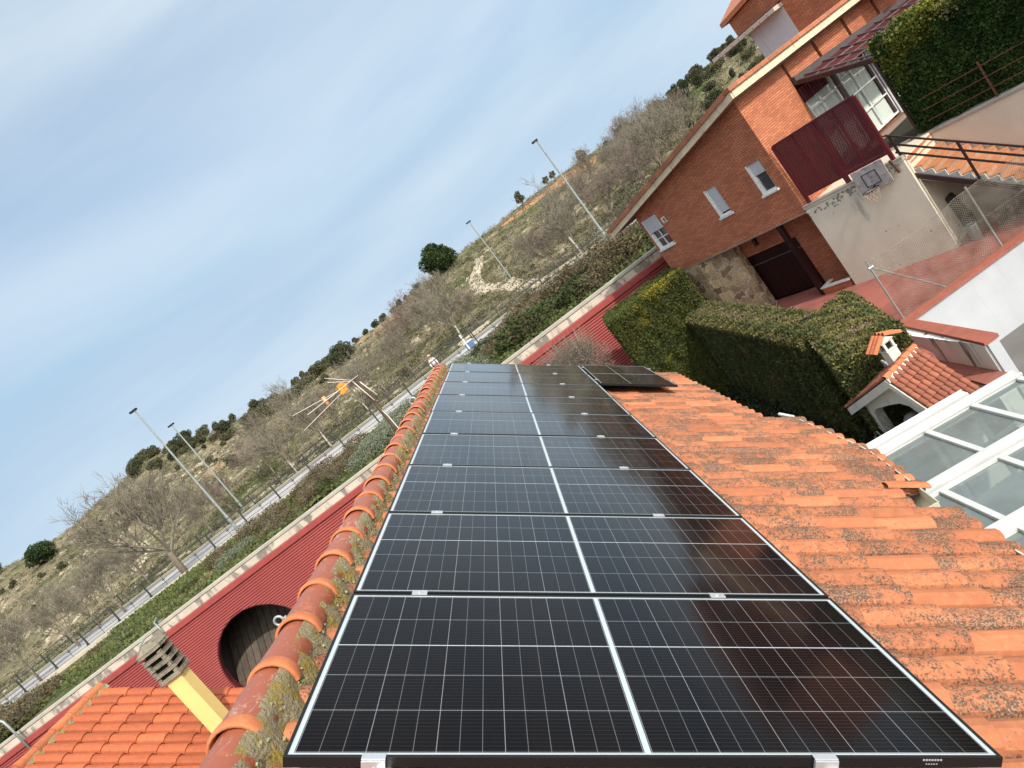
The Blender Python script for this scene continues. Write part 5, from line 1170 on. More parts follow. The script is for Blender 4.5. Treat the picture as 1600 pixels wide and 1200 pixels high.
for i, (zn, az_, r_, s_) in enumerate(lst):
    src = cp[i % 3]; o = src if i < 3 else copy_tree(src); p = polar(az_, r_); s = s_ / 1.6; o['label'] = ZL[zn]; o['category'] = 'tree'; o['group'] = ZG[zn]
    o.location = (p.x, p.y, float(terrain(p.x, p.y)) - 0.25 * s); o.scale = (s * rg.uniform(.9, 1.5), s * rg.uniform(.9, 1.3), s * rg.uniform(.8, 1.1)); o.rotation_euler = (0, 0, rg.uniform(0, 6.28))
# hillside scrub (uncountable)
def scrub(name, label, fn_pts, n, k, rad, leaf, m_, hgt):
    C0 = fn_pts(n); z = terrain(C0[:, 0], C0[:, 1])
    idx = np.repeat(np.arange(n), k); R_ = rad * RNG.uniform(0.4, 1.4, n)[idx][:, None]
    q = RNG.normal(size=(n * k, 3)); q /= np.linalg.norm(q, axis=1, keepdims=True); q[:, 2] = np.abs(q[:, 2]) * hgt
    P_ = np.stack([C0[idx, 0], C0[idx, 1], z[idx]], 1) + q * R_ * RNG.uniform(.4, 1, (n * k, 1))
    g = MB(); g.np_quads(leaves(P_, leaf, up=0.6)); return tag(g.build(name, m_), label, 'scrub', kind='stuff')
def hp(n, a0, a1, f0, f1, pw=1.0):
    az_ = RNG.uniform(a0, a1, n); ca = np.clip(np.cos(np.radians(az_)), .55, 1); t = f0 + (f1 - f0) * RNG.uniform(0, 1, n) ** pw; r_ = 59 / ca + (118 / ca - 59 / ca) * t
    return np.stack([CAM.x + r_ * np.sin(np.radians(az_)), CAM.y + r_ * np.cos(np.radians(az_))], 1)
scrub('hillside_scrub', 'low dry brown and olive scrub covering the hillside', lambda n: hp(n, -48, 26, 0.02, 1.03), 5200, 26, 0.62, 0.12, M_scrub, 0.8)
scrub('hillside_shrubs', 'olive dwarf shrubs dotted thickly over the dry slope', lambda n: hp(n, -48, 26, 0.03, 1.02), 1500, 50, 0.85, 0.12, leafmat('olive_shrub_leaf', (0.110, 0.112, 0.058), (0.072, 0.078, 0.040), (0.125, 0.105, 0.065), 0.12), 0.75)
scrub('hillside_thicket', 'tangled grey brown undergrowth on the lower slope', lambda n: hp(n, -30, 22, 0.0, 0.55), 650, 40, 0.8, 0.10, leafmat('thicket_twig', (0.175, 0.148, 0.108), (0.125, 0.108, 0.078), (0.10, 0.10, 0.05), 0.2), 1.3)
scrub('hillside_herbs', 'bright green herbs and grass tufts on the slope', lambda n: hp(n, -46, 24, 0.0, 0.6), 1500, 26, 0.5, 0.09, M_grassleaf, 0.35)
# pale rocks
g = MB(); C0 = hp(2600, -47, -12, 0.0, 0.75); C1 = hp(300, -10, 15, 0.0, 0.5); C0 = np.concatenate([C0, C1]); keep = bumps(C0[:, 0] * 1.7, C0[:, 1] * 1.7, 6) > 0.05; C0 = C0[keep]
for x, y in C0:
    r = random.uniform(.10, .42); z = float(terrain(x, y)); vs = [(x + r * random.uniform(.6, 1.3) * sx, y + r * random.uniform(.6, 1.3) * sy, z + (r * random.uniform(.2, .45) if sz else -0.2)) for sx, sy, sz in ((-1, -1, 0), (1, -1, 0), (1, 1, 0), (-1, 1, 0), (-.6, -.6, 1), (.6, -.6, 1), (.6, .6, 1), (-.6, .6, 1))]
    g.add(vs, [(4, 5, 6, 7), (0, 1, 5, 4), (1, 2, 6, 5), (2, 3, 7, 6), (3, 0, 4, 7)])
tag(g.build('pale_stones', mat('pale_rock', (0.42, 0.37, 0.28), (0.30, 0.26, 0.19), 1.5, 0.98, world=True, island=0.25)), 'pale loose stones scattered over the bare slope', 'stones', kind='stuff')
# bank grass
def bank_pts(n, x0=-62, x1=14, y0=28.2, y1=42.3): return np.stack([RNG.uniform(x0, x1, n), RNG.uniform(y0, y1, n)], 1)
Pb = bank_pts(52000); m_ = bumps(Pb[:, 0] * 2, Pb[:, 1] * 2, 5) > -0.6; Pb = Pb[m_]; zz = -2.52 + RNG.uniform(0, .14, len(Pb))
g = MB(); g.np_quads(leaves(np.stack([Pb[:, 0], Pb[:, 1], zz], 1), 0.13, up=2.5)); tag(g.build('bank_grass', M_grassleaf), 'rough green grass on the bank between the wall and the street', 'grass', kind='stuff')
Pb = bank_pts(16000, -62, 14, 56, 61.5); g = MB(); g.np_quads(leaves(np.stack([Pb[:, 0], Pb[:, 1], -2.45 + RNG.uniform(0, .14, len(Pb))], 1), 0.15, up=2.5)); tag(g.build('verge_grass', M_grassleaf), 'rough grass on the verge beyond the far railing', 'grass', kind='stuff')
# bank bushes
kinds = [blob('grey_bush', '', 'bush', (0, 0, 0), 1.0, 3800, 0.055, M_bushG, 0.62, 'low grey green bushes on the bank'), blob('green_bush', '', 'bush', (0, 0, 0), 1.0, 3000, 0.085, M_bushD, 0.75, 'dark green bushes on the bank', twigs=10), blob('dry_bush', '', 'bush', (0, 0, 0), 1.0, 2600, 0.075, M_bushB, 0.85, 'brown dry bushes on the bank', twigs=70)]
for kd, lab in zip(kinds, ('low rounded grey green bush on the grass bank by the street', 'dark green spreading bush on the grass bank by the street', 'brown straggly bush on the grass bank by the street')): kd['label'] = lab
bl = []
rb = random.Random(23)
def bp2(az_, off): return (CAM.x + off * math.tan(math.radians(az_)), CAM.y + off)
for k in range(30): bl.append((0, *bp2(rb.uniform(-16, -5.5), rb.uniform(31, 43)), rb.uniform(.7, 1.3)))
for k in range(34): bl.append((2, *bp2(rb.uniform(-4.5, 12), rb.uniform(31.5, 42)), rb.uniform(.8, 1.5)))
for k in range(14): bl.append((1, *bp2(rb.uniform(-5, 12), rb.uniform(31.5, 41)), rb.uniform(.8, 1.4)))
for k in range(14): bl.append((2, *bp2(rb.uniform(-25, -16), rb.uniform(32, 42)), rb.uniform(.6, 1.1)))
for k in range(5): bl.append((1, *bp2(rb.uniform(-26, -17), rb.uniform(32, 42)), rb.uniform(.5, .9)))
bl += [(1, *bp2(-31.8, 34.5), 0.55), (2, *bp2(-29.0, 36), 0.8), (0, *bp2(-28.6, 33), 0.9), (0, *bp2(-27.4, 34), 0.8), (2, *bp2(-26.2, 38), 1.0), (2, *bp2(-24.4, 38), 1.1), (2, *bp2(-43.0, 33), 1.1), (2, *bp2(-44.2, 34), 1.2), (2, *bp2(-45.0, 37), 1.4), (1, *bp2(-44.3, 32.6), 0.7), (2, *bp2(-41.5, 36), 0.8), (2, *bp2(-38.5, 38), 0.6), (1, *bp2(-36.5, 33.5), 0.5)]
used = set()
for kd, x, y, s in bl:
    src = kinds[kd]; o = src if kd not in used else copy_tree(src); used.add(kd); zi = 0 if x < -12 else 1 if x < -2 else 2
    kn = ('low rounded grey green bush', 'dark green spreading bush', 'brown straggly bush')[kd]; zn = ('on the bank above the red wall, left of the ridge', 'on the bank just beyond the ridge end', 'on the bank beyond the panels, right of the ridge')[zi]
    o['label'] = kn + ' ' + zn; o['group'] = kn + 'es ' + zn; o.location = (x, y, -2.6); o.scale = (s * rb.uniform(.9, 1.45), s, s * rb.uniform(.5, .8)); o.rotation_euler = (0, 0, rb.uniform(0, 6.28))
# garden shrubs near the red wall
t = blob('bare_shrub', 'purplish leafless shrub between the red wall and the golden hedge', 'shrub', (2.0, 22.3, -4.6), 1.2, 16000, 0.035, M_twig2, 1.0, twigs=420)
t = blob('leafy_shrub', 'small leafy shrub showing just above the solar panels against the red wall', 'shrub', (-0.1, 22.0, -4.35), 0.62, 900, 0.075, M_bushD, 1.0, twigs=20)

# ------------------------------------------------------------------ street lamps
def lamp(label, az_, r_, zt, arms, base_z=-2.38, rad=0.085):
    p = polar(az_, r_, base_z); t = thing('street_lamp', label, 'street lamp', p, (0, 0, 0), 'tall street lamps'); h = zt - base_z
    g = MB(); g.tube([(0, 0, 0), (0, 0, 1.3), (0, 0, 1.32), (0, 0, h)], [rad * 1.35, rad * 1.3, rad, rad * .6], 10); g.build('pole', M_galv2, t, smooth=False)
    g = MB(); g.box((-.2, -.2, -0.05), (.2, .2, 0.03)); g.build('base_plate', M_galv2, t)
    for s in arms:
        g = MB(); g.box((min(0, s * .34), -.11, h - .02), (max(0, s * .34), .13, h + .07)); g.box((min(s * .10, s * .33), -.12, h - .06), (max(s * .10, s * .33), .12, h - .021)); hd = g.build('lamp_head', M_black, t)
        hd.rotation_euler = (0, 0, 0)
    return t
lamp('tallest looking street lamp, in front of the hill just left of the brick house', 9.55, 48.5, 5.95, (-1, 0.25))
lamp('street lamp behind the dirt path, second lamp from the brick house', 1.65, 70.5, 6.25, (-1, .6))
lamp('street lamp with its foot beside the big leafless tree, left one of the pair', -26.85, 51.2, 7.9, (-1, .5))
lamp('thinner farther street lamp, right one of the pair by the big leafless tree', -25.6, 67.0, 7.35, (-1, .7))
# low pale post + parked car
g = MB(); p = polar(-4.45, 47.2, -2.38); g.tube([(p.x, p.y, -2.38), (p.x, p.y, -1.1)], 0.05, 8); g.tube([(p.x, p.y, -2.38), (p.x, p.y, -2.3)], 0.10, 8); g.tube([(p.x, p.y, -1.1), (p.x, p.y, -1.02)], 0.065, 8)
tag(g.build('pale_post', M_white), 'thin pale post standing by the near railing, next to the small blue container', 'post')
p = polar(-4.25, 49.5, -2.38)
t = thing('street_container', 'small blue and white street container beside the thin pale post', 'container', p, (0, 0, math.radians(5))); t.scale = (.55, .55, .55)
g = MB(); g.prism([(-.55, -.4, .12), (.55, -.4, .12), (.62, -.46, .95), (-.62, -.46, .95)], (0, .86, 0)); g.build('body', mat('blue_plastic', (0.10, 0.17, 0.30), (0.07, 0.12, 0.24), 2, 0.5), t, bevel=0.02)
g = MB(); g.prism([(-.66, -.5, .96), (.66, -.5, .96), (.60, -.5, 1.10), (-.60, -.5, 1.10)], (0, .96, 0)); g.build('lid', mat('pale_grey_plastic', (0.52, 0.56, 0.60), None, 3, 0.5), t, bevel=0.02)
for sx in (-.4, .4):
    g = MB(); g.tube([(sx - .03, -.3, .08), (sx + .03, -.3, .08)], .08, 10); g.build('wheel', M_black, t)
# ------------------------------------------------------------------ person
def skin(name, pts, edges, rad, m_, parent, root=0, sub=1):
    me = bpy.data.meshes.new(name); me.from_pydata(pts, edges, []); me.update(); o = bpy.data.objects.new(name, me); COL.objects.link(o); o.parent = parent
    md = o.modifiers.new('skin', 'SKIN'); md.use_smooth_shade = True
    for i, r in enumerate(rad): me.skin_vertices[0].data[i].radius = (r, r) if not isinstance(r, tuple) else r
    for i in range(len(pts)): me.skin_vertices[0].data[i].use_root = (i == root)
    sb = o.modifiers.new('sub', 'SUBSURF'); sb.levels = sub; sb.render_levels = sub; me.materials.append(m_); return o
def ensure_skin(me):
    pass
M_skin = mat('skin_tone', (0.50, 0.30, 0.21), (0.46, 0.27, 0.19), 5, 0.6)
ps = thing('person', 'person in a pale top, blue trousers and light hat walking along the pavement', 'person', polar(-7.45, 46.3, -2.38), (0, 0, math.radians(200)))
def person():
    pts = [(0, 0, .86), (0, .01, 1.02), (0, .02, 1.20), (0, .03, 1.30), (0, .05, 1.38), (0, .07, 1.46), (0, .075, 1.53),
           (-.16, .03, 1.27), (-.24, .02, 1.02), (-.22, .12, .82), (-.21, .16, .75),
           (.16, .03, 1.27), (.25, -.02, 1.03), (.24, .06, .83), (.23, .10, .76),
           (-.09, 0, .80), (-.10, .06, .45), (-.10, -.05, .08), (-.10, .09, .03),
           (.09, 0, .80), (.10, -.04, .45), (.10, -.22, .10), (.10, -.10, .03)]
    ed = [(0, 1), (1, 2), (2, 3), (3, 4), (4, 5), (5, 6), (3, 7), (7, 8), (8, 9), (9, 10), (3, 11), (11, 12), (12, 13), (13, 14), (0, 15), (15, 16), (16, 17), (17, 18), (0, 19), (19, 20), (20, 21), (21, 22)]
    rd = [(.13, .10), (.12, .09), (.14, .10), (.10, .08), .05, .085, .07, .05, .042, .032, .03, .05, .042, .032, .03, .08, .055, .04, .035, .08, .055, .04, .035]
    k = len(pts)
    for hand, sx in ((10, -1), (14, 1)):
        h = pts[hand]
        for f in range(4):
            pts += [(h[0] + (f - 1.5) * .016, h[1] + .015, h[2] - .05), (h[0] + (f - 1.5) * .017, h[1] + .03, h[2] - .085 - .006 * (f in (1, 2)))]; ed += [(hand, k), (k, k + 1)]; rd += [.009, .008]; k += 2
        pts += [(h[0] - sx * .035, h[1] + .03, h[2] - .02)]; ed += [(hand, k)]; rd += [.010]; k += 1
    return pts, ed, rd
pp, pe_, pr = person()
skin('body', pp, pe_, pr, M_skin, ps)
def sub(idx, grow, name, m_, extra=None):
    mp_ = {i: k for k, i in enumerate(idx)}; pts = [pp[i] for i in idx]; ed = [(mp_[a_], mp_[b_]) for a_, b_ in pe_ if a_ in mp_ and b_ in mp_]
    rd = [(pr[i][0] + grow, pr[i][1] + grow) if isinstance(pr[i], tuple) else pr[i] + grow for i in idx]
    return skin(name, pts, ed, rd, m_, ps)
sub([0, 1, 2, 3, 7, 8, 9, 11, 12, 13], 0.022, 'shirt', mat('pale_shirt', (0.66, 0.64, 0.60), None, 5, 0.9))
sub([0, 15, 16, 17, 19, 20, 21], 0.022, 'trousers', mat('blue_denim', (0.030, 0.115, 0.22), (0.02, 0.08, 0.16), 5, 0.9))
g = MB()
g.tube([(0, .075, 1.535), (0, .075, 1.545)], [0.15, 0.14], 14); g.tube([(0, .075, 1.545), (0, .075, 1.60), (0, .075, 1.63)], [0.095, 0.09, 0.04], 14); g.build('hat', mat('straw_hat', (0.60, 0.54, 0.40), None, 5, 0.9), ps, smooth=True)
g = MB(); 
for sx in (-1, 1): g.box((sx * .10 - .045, (-.07 if sx < 0 else -.24), -.0), (sx * .10 + .045, (.16 if sx < 0 else .0), .06))
g.build('shoes', M_black, ps, bevel=0.01)
g = MB(); g.tube([(0, .145, 1.465), (0, .175, 1.445)], [.014, .010], 6); g.box((-.035, .145, 1.475), (-.02, .155, 1.483)); g.box((.02, .145, 1.475), (.035, .155, 1.483)); g.box((-.022, .147, 1.425), (.022, .154, 1.431)); g.build('face', mat('lip_tone', (0.32, 0.14, 0.10), None, 5, 0.7), ps)

# ================================================================== COURT WALL, FENCE
CX, CY = 8.50, 14.45
w = thing('whitewashed_wall', 'white garden wall with red coping, corner shaped, with black rain stains on its left face', 'wall', (CX, CY, -7.85))
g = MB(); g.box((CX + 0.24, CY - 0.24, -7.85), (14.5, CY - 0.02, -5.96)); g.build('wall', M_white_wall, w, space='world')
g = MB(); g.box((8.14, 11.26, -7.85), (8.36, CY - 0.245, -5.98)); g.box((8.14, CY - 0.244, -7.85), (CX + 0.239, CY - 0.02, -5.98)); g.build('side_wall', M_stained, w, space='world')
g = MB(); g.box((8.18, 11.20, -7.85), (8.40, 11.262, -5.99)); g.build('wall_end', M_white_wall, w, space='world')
g = MB(); g.box((8.36, CY - 0.30, -5.96), (14.5, CY + 0.02, -5.90)); g.prism(cpoly([(8.36, CY - 0.301), (8.36, CY + 0.02), (8.62, CY - 0.301)], -5.96), (0, 0, 0.062)); g.prism(cpoly([(8.12, 11.18), (8.44, 11.18), (8.62, CY - 0.302), (8.36, CY - 0.302)], -5.98), (0, 0, 0.075)); g.build('coping', M_redcop, w, space='world')
g = MB(); g.box((8.30, CY + 0.021, -6.0), (14.5, CY + 0.12, -5.93)); g.box((8.02, CY + 0.13, -6.2), (8.35, CY + 0.4, -5.95)); g.build('rough_edge', M_mortar, w, space='world')
w2 = thing('planter_wall', 'low wall with a wide faded red coping at the foot of the stained white wall', 'wall', (8.0, 12.6, -7.85))
g = MB(); g.prism(cpoly([(7.78, 11.1), (8.13, 11.1), (8.13, 14.4), (8.0, 14.4)], -7.85), (0, 0, 1.19)); g.build('wall', M_stained, w2, space='world')
g = MB(); g.prism(cpoly([(7.72, 11.0), (8.135, 11.0), (8.135, 14.42), (7.96, 14.42)], -6.66), (0, 0, 0.06)); g.build('coping', M_redcop2, w2, space='world')
g = MB(); g.box((8.4, 4.0, -7.85), (16, 14.2, -7.62)); tag(g.build('patio_paving', brick_mat('grey_paving', (0.30, 0.285, 0.27), (0.27, 0.255, 0.24), (0.12, 0.115, 0.11))), kind='structure')
g = MB(); g.bar((10.3, 13.2, -7.60), (13.0, 12.6, -7.60), 0.28, 0.04); tag(g.build('red_edging', M_redcop), 'red painted edging strip on the grey patio paving', 'edging')
fn = thing('chain_link_fence', 'sagging chain link fence on grey steel posts standing on the white wall', 'fence', (8.6, 14.45, -5.9))
FY, FZ0, FZ1 = 14.47, -5.90, -4.27
for px in (8.60, 11.37, 14.1):
    g = MB(); g.tube([(px, FY, FZ0 - .03), (px, FY, FZ1 + 0.02)], 0.024, 8); g.tube([(px, FY, FZ1 + 0.02), (px, FY, FZ1 + 0.04)], 0.028, 8); g.build('post', M_galv2, fn, space='world')
g = MB(); g.tube([(8.63, FY, -4.44), (9.80, FY, -5.88)], 0.020, 8); g.tube([(8.55, FY, -4.43), (8.68, FY, -4.43)], 0.034, 8); g.build('brace', M_galv, fn, space='world')
g = MB()
def fz(x): 
    s = (x - 8.6) % 2.75 / 2.75; return FZ1 - 0.10 * math.sin(PI * s) - 0.02 * math.sin(x * 9)
xx = 8.6 - 1.7; ms = 0.062
while xx < 14.2:
    for sg in (1, -1):
        pts = []
        for q in range(15):
            zq = FZ0 + 0.02 + (q / 14) * 1.66; x_ = xx + (q / 14) * 1.66 if sg > 0 else xx + 1.7 - (q / 14) * 1.66
            if x_ < 8.62 or x_ > 14.1: 
                if len(pts) > 1: g.tube(pts, 0.0036, 3, cap=False)
                pts = []; continue
            zt_ = fz(x_); z_ = FZ0 + 0.02 + (zq - FZ0 - .02) / 1.66 * (zt_ - FZ0 - 0.02)
            pts.append((x_ + 0.012 * math.sin(q * 2.2 + xx * 7), FY - 0.028 + 0.03 * math.sin(x_ * 5 + z_ * 3), z_))
        if len(pts) > 1: g.tube(pts, 0.0036, 3, cap=False)
    xx += ms
g.tube([(x_, FY - 0.02, fz(x_)) for x_ in np.linspace(8.6, 14.1, 60)], 0.004, 4); g.tube([(x_, FY - 0.02, -5.1 + 0.01 * math.sin(x_ * 4)) for x_ in np.linspace(8.6, 14.1, 30)], 0.003, 4)
g.build('mesh', M_wire, fn, space='world')
# bin, rolled mat, logs under the stairs
t = thing('metal_bin', 'small pale metal bin on the red court beside the foot of the stairs', 'bin', (11.95, 16.05, -6.0))
g = MB(); g.tube([(0, 0, 0), (0, 0, .02), (0, 0, .42)], [.125, .13, .15], 16, cap=False); g.tube([(0, 0, .01), (0, 0, .02)], .125, 16); g.build('drum', M_galv2, t, smooth=True)
g = MB(); g.tube([(0.15 * math.cos(k * PI / 8), .15 * math.sin(k * PI / 8), .42) for k in range(17)], .010, 6, cap=False); g.build('rim', M_galv, t)
g = MB(); g.tube([(0, 0, .36), (0, 0, .365)], .14, 14); g.build('dark_inside', M_dark, t)
t = thing('rolled_netting', 'dark roll of netting leaning upright behind the fence post', 'roll', (12.35, 16.7, -6.0))
g = MB(); g.tube([(0, 0, 0), (.03, 0.05, .5), (-.05, .12, 1.15)], [.17, .16, .15], 12)
for k in range(16): an = k * PI / 8; g.tube([(.17 * math.cos(an), .17 * math.sin(an), .02), (.17 * math.cos(an + .5) + .03, .16 * math.sin(an + .5) + .05, .5), (.15 * math.cos(an + 1) - .05, .15 * math.sin(an + 1) + .12, 1.15)], .008, 3)
g.build('roll', mat('dark_netting', (0.05, 0.05, 0.042), (0.03, 0.03, 0.026), 30, 0.95), t)
lg = random.Random(3); logM = mat('log_bark', (0.13, 0.085, 0.065), (0.08, 0.055, 0.045), 8, 0.95, 0.6, 30); logE = mat('log_end', (0.24, 0.15, 0.10), None, 12, 0.9)
def mklog():
    t = thing('firewood_log', 'dark weathered firewood log in the untidy heap behind the fence', 'log', (0, 0, 0), (0, 0, 0), 'heap of firewood logs')
    g = MB(); g.tube([(-.35, 0, 0), (-.1, .015, .01), (.15, -.01, 0), (.36, 0, .01)], [.075, .085, .08, .07], 9); g.build('bark', logM, t)
    g = MB(); g.tube([(-.352, 0, 0), (-.349, 0, 0)], .068, 9); g.tube([(.362, 0, .01), (.365, 0, .01)], .062, 9); g.build('cut_end', logE, t); return t
l0 = mklog()
for k in range(22):
    o = l0 if k == 0 else copy_tree(l0); row = k // 8
    o.location = (12.75 + (k % 8) * 0.17 + lg.uniform(-.06, .06) - row * .05, 15.95 - (k % 8) * 0.10 + lg.uniform(-.12, .12), -5.92 + row * 0.14); o.rotation_euler = (lg.uniform(-.2, .2), lg.uniform(-.25, .25), lg.uniform(-.5, 1.0)); o.scale = (lg.uniform(.8, 1.2),) * 3

# ================================================================== BARBECUE HOUSE
bq = thing('barbecue_house', 'small white brick barbecue with a red tiled gable roof and an arched opening', 'barbecue', (5.9, 10.6, -7.85))
A_ = Vector((5.783, 10.006, -4.80)); rd_ = D(71) * 0.90 + Vector((0, 0, 0.04)); B_ = A_ + rd_
fd = D(172); Lp = A_ - fd * 1.79 + Vector((0, 0, -0.84)); Rp = A_ + fd * 0.86 + D(82) * 0.12 + Vector((0, 0, -1.12))
def slope_tiles(mb, P, Q, S_, ncol, L_t, h, w_fac=0.95):
    """P->Q ridge, P->S_ downslope"""
    ey = (Q - P).normalized(); dn = (S_ - P); Ls = dn.length; exx = dn.normalized(); ez = exx.cross(ey); 
    if ez.z < 0: ez = -ez
    M = Matrix.Identity(4)
    for i in range(3): M[i][0] = exx[i]; M[i][1] = ey[i]; M[i][2] = ez[i]; M[i][3] = P[i]
    wd_ = (Q - P).length / ncol
    for c in range(ncol):
        x = 0.0
        while x < Ls - 0.03: tile(mb, x, wd_ * (c + .5), L_t + .02, wd_ * w_fac, h, 0.015, 0.026, n=6, th=0.016, M=M); x += L_t
g = MB(); slope_tiles(g, A_, B_, Rp, 8, 0.145, 0.040); slope_tiles(g, A_, B_, Lp, 8, 0.145, 0.040); g.build('roof_tiles', M_tile3, bq, space='world')
g = MB(); g.add([A_, B_, Rp + rd_, Rp, Lp, Lp + rd_], [(0, 3, 2, 1), (0, 1, 5, 4)]); g.build('roof_bed', M_mortar, bq, space='world')
g = MB(); n = 5
for k in range(n):
    p, q = A_.lerp(B_, k / n), A_.lerp(B_, (k + 1) / n + .02); side = (q - p).cross(Vector((0, 0, 1))).normalized()
    g.sheet([[P2 + side * .065 * r_ * math.cos(PI * j / 8) + Vector((0, 0, .01 + .06 * r_ * math.sin(PI * j / 8))) for j in range(9)] for P2, r_ in ((p, 1.1), (q, .92))])
g.build('ridge_tiles', M_tile4, bq, space='world')
M_bqw = mat('barbecue_white', (0.62, 0.61, 0.55), (0.54, 0.53, 0.48), 3, 0.9, 0.3, 30, stains=((0.33, 0.34, 0.28), 6, 0.60, (1, 1, .4)))
g = MB(); out = -rd_.normalized()
th_ = Vector((0, 0, -0.16))
for P1, P2 in ((A_, Lp), (A_, Rp)):
    g.prism([P1 + out * .02, P2 + out * .02, P2 + out * .02 + th_, P1 + out * .02 + th_], rd_.normalized() * 0.09)
rr = random.Random(4); g.sheet([[A_.lerp(B_, k / 24) + fd * (0.050 + 0.022 * j + rr.uniform(-.006, .006)) + Vector((0, 0, 0.035 - 0.045 * j + rr.uniform(-.006, .008))) for j in range(3)] for k in range(25)])
g.build('fascia', M_bqw, bq, space='world')
# body with arched opening on the front plane
F0 = A_ + rd_.normalized() * 0.10
fr = lambda s, z: Vector((F0.x + fd.x * s, F0.y + fd.y * s, z))
sl_, sr_ = -1.36, 0.60
op = [(-1.20, -7.85), (-1.20, -5.90), (-1.15, -5.74), (-1.02, -5.64), (-0.80, -5.58), (-0.55, -5.50), (-0.20, -5.42), (0.02, -5.46), (0.16, -5.60), (0.22, -5.85), (0.22, -7.85)]
zt_of = lambda s: (-4.97 + (0.47 * s if s < 0 else -1.05 * s))
g = MB()
ss = [sl_] + [o_[0] for o_ in op[1:-1]] + [sr_]
g.add([fr(sl_, -7.85), fr(-1.20, -7.85), fr(-1.20, zt_of(-1.20)), fr(sl_, zt_of(sl_))], [(0, 1, 2, 3)])
for (s0, z0), (s1, z1) in zip(op[1:-1], op[2:-1]):
    g.add([fr(s0, z0), fr(s1, z1), fr(s1, zt_of(s1)), fr(s0, zt_of(s0))], [(0, 1, 2, 3)])
g.add([fr(0.22, -7.85), fr(sr_, -7.85), fr(sr_, zt_of(sr_)), fr(0.22, zt_of(.22))], [(0, 1, 2, 3)])
dp = rd_.normalized() * 0.22; dp.z = 0
for (s0, z0), (s1, z1) in zip(op, op[1:]): g.add([fr(s0, z0), fr(s1, z1), fr(s1, z1) + dp, fr(s0, z0) + dp], [(0, 1, 2, 3)])
bd_ = rd_.normalized() * 0.72; bd_.z = 0
g.add([fr(sl_, -7.85), fr(sl_, zt_of(sl_)), fr(sl_, zt_of(sl_)) + bd_, fr(sl_, -7.85) + bd_], [(0, 1, 2, 3)]); g.add([fr(sr_, -7.85), fr(sr_, zt_of(sr_)), fr(sr_, zt_of(sr_)) + bd_, fr(sr_, -7.85) + bd_], [(3, 2, 1, 0)])
g.add([fr(sl_, -7.85) + bd_, fr(sr_, -7.85) + bd_, fr(sr_, -5.6) + bd_, fr(0, -5.0) + bd_, fr(sl_, -5.7) + bd_], [(4, 3, 2, 1, 0)])
g.build('body', M_bqw, bq, space='world')
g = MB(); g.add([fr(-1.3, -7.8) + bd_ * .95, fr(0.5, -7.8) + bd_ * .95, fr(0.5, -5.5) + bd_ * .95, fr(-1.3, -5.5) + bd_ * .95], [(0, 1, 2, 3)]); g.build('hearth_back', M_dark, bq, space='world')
c0 = A_ + rd_ * 0.72 - fd * 0.36; c0.z = 0
bqm = T((c0.x, c0.y, -4.95), (0, 0, math.radians(8))) @ Matrix.Diagonal((0.68, 0.68, 0.86, 1)) @ T((0, 0, 4.95))
g = MB(); g.box((-.155, -.155, -5.5), (.155, .155, -4.56), bqm); g.box((-.175, -.175, -4.57), (.175, .175, -4.54), bqm)
for sx in (-1, 1):
    for sy in (-1, 1): g.box((sx * .125 - .035, sy * .125 - .035, -4.54), (sx * .125 + .035, sy * .125 + .035, -4.38), bqm)
g.box((-.19, -.17, -4.38), (.19, .17, -4.345), bqm)
chb = g.build('chimney', M_bqw, bq, space='world', bevel=0.006)
g = MB(); g.box((-.09, -.09, -4.54), (.09, .09, -4.38), bqm); g.build('flue_void', M_dark, chb, space='world')
g = MB(); mA, mB_ = bqm @ Vector((-.02, -.22, -4.22)), bqm @ Vector((-.02, .22, -4.22)); slope_tiles(g, mA, mB_, bqm @ Vector((.27, -.22, -4.36)), 3, 0.33, 0.055); slope_tiles(g, mA, mB_, bqm @ Vector((-.27, -.22, -4.38)), 3, 0.33, 0.055)
g.build('cowl_tiles', M_tile4, chb, space='world')
g = MB(); g.prism([bqm @ Vector(q) for q in ((-.2, -.2, -4.345), (.2, -.2, -4.345), (0, -.2, -4.23))], (bqm.to_3x3() @ Vector((0, .4, 0)))); g.build('cowl_gable', M_bqw, chb, space='world')
g = MB(); q0 = A_ - fd * 1.1 + rd_ * .9; g.box((-.02, -.45, -7.85), (.02, .45, -4.98), T((q0.x, q0.y, 0), (0, 0, math.radians(-8)))); tag(g.build('white_screen_wall', M_bqw), 'slim white wall standing between the barbecue chimney and the hedge', 'wall')
# clutter inside the barbecue
t = thing('covered_grill', 'covered grill and folded garden things stored in the arched barbecue opening', 'grill', tuple(fr(-0.45, -7.85) + dp * 0.2))
g = MB(); ci = fr(-0.30, -5.92) + dp * .3; P_ = RNG.normal(size=(5, 3))
def lump(c, r, sq, seed):
    rg_ = random.Random(seed); rows = []
    for i in range(7):
        th2 = PI * i / 6; rows.append([c + Vector((r * math.sin(th2) * math.cos(2 * PI * j / 12) * (1 + .12 * math.sin(3 * j + i)), r * math.sin(th2) * math.sin(2 * PI * j / 12) * (1 + .1 * math.cos(2 * j)), r * sq * math.cos(th2))) for j in range(13)])
    return rows
g.sheet(lump(ci + Vector((0.05, 0, -.12)), .24, 1.25, 1)); g.sheet(lump(ci + Vector((0.22, -.1, -.02)), .15, 1.3, 5)); g.sheet(lump(ci + Vector((-.20, .05, -.22)), .17, 0.9, 6)); g.build('cover', mat('grey_cover', (0.20, 0.20, 0.21), (0.11, 0.11, 0.12), 8, 0.6), t, smooth=True, space='world')
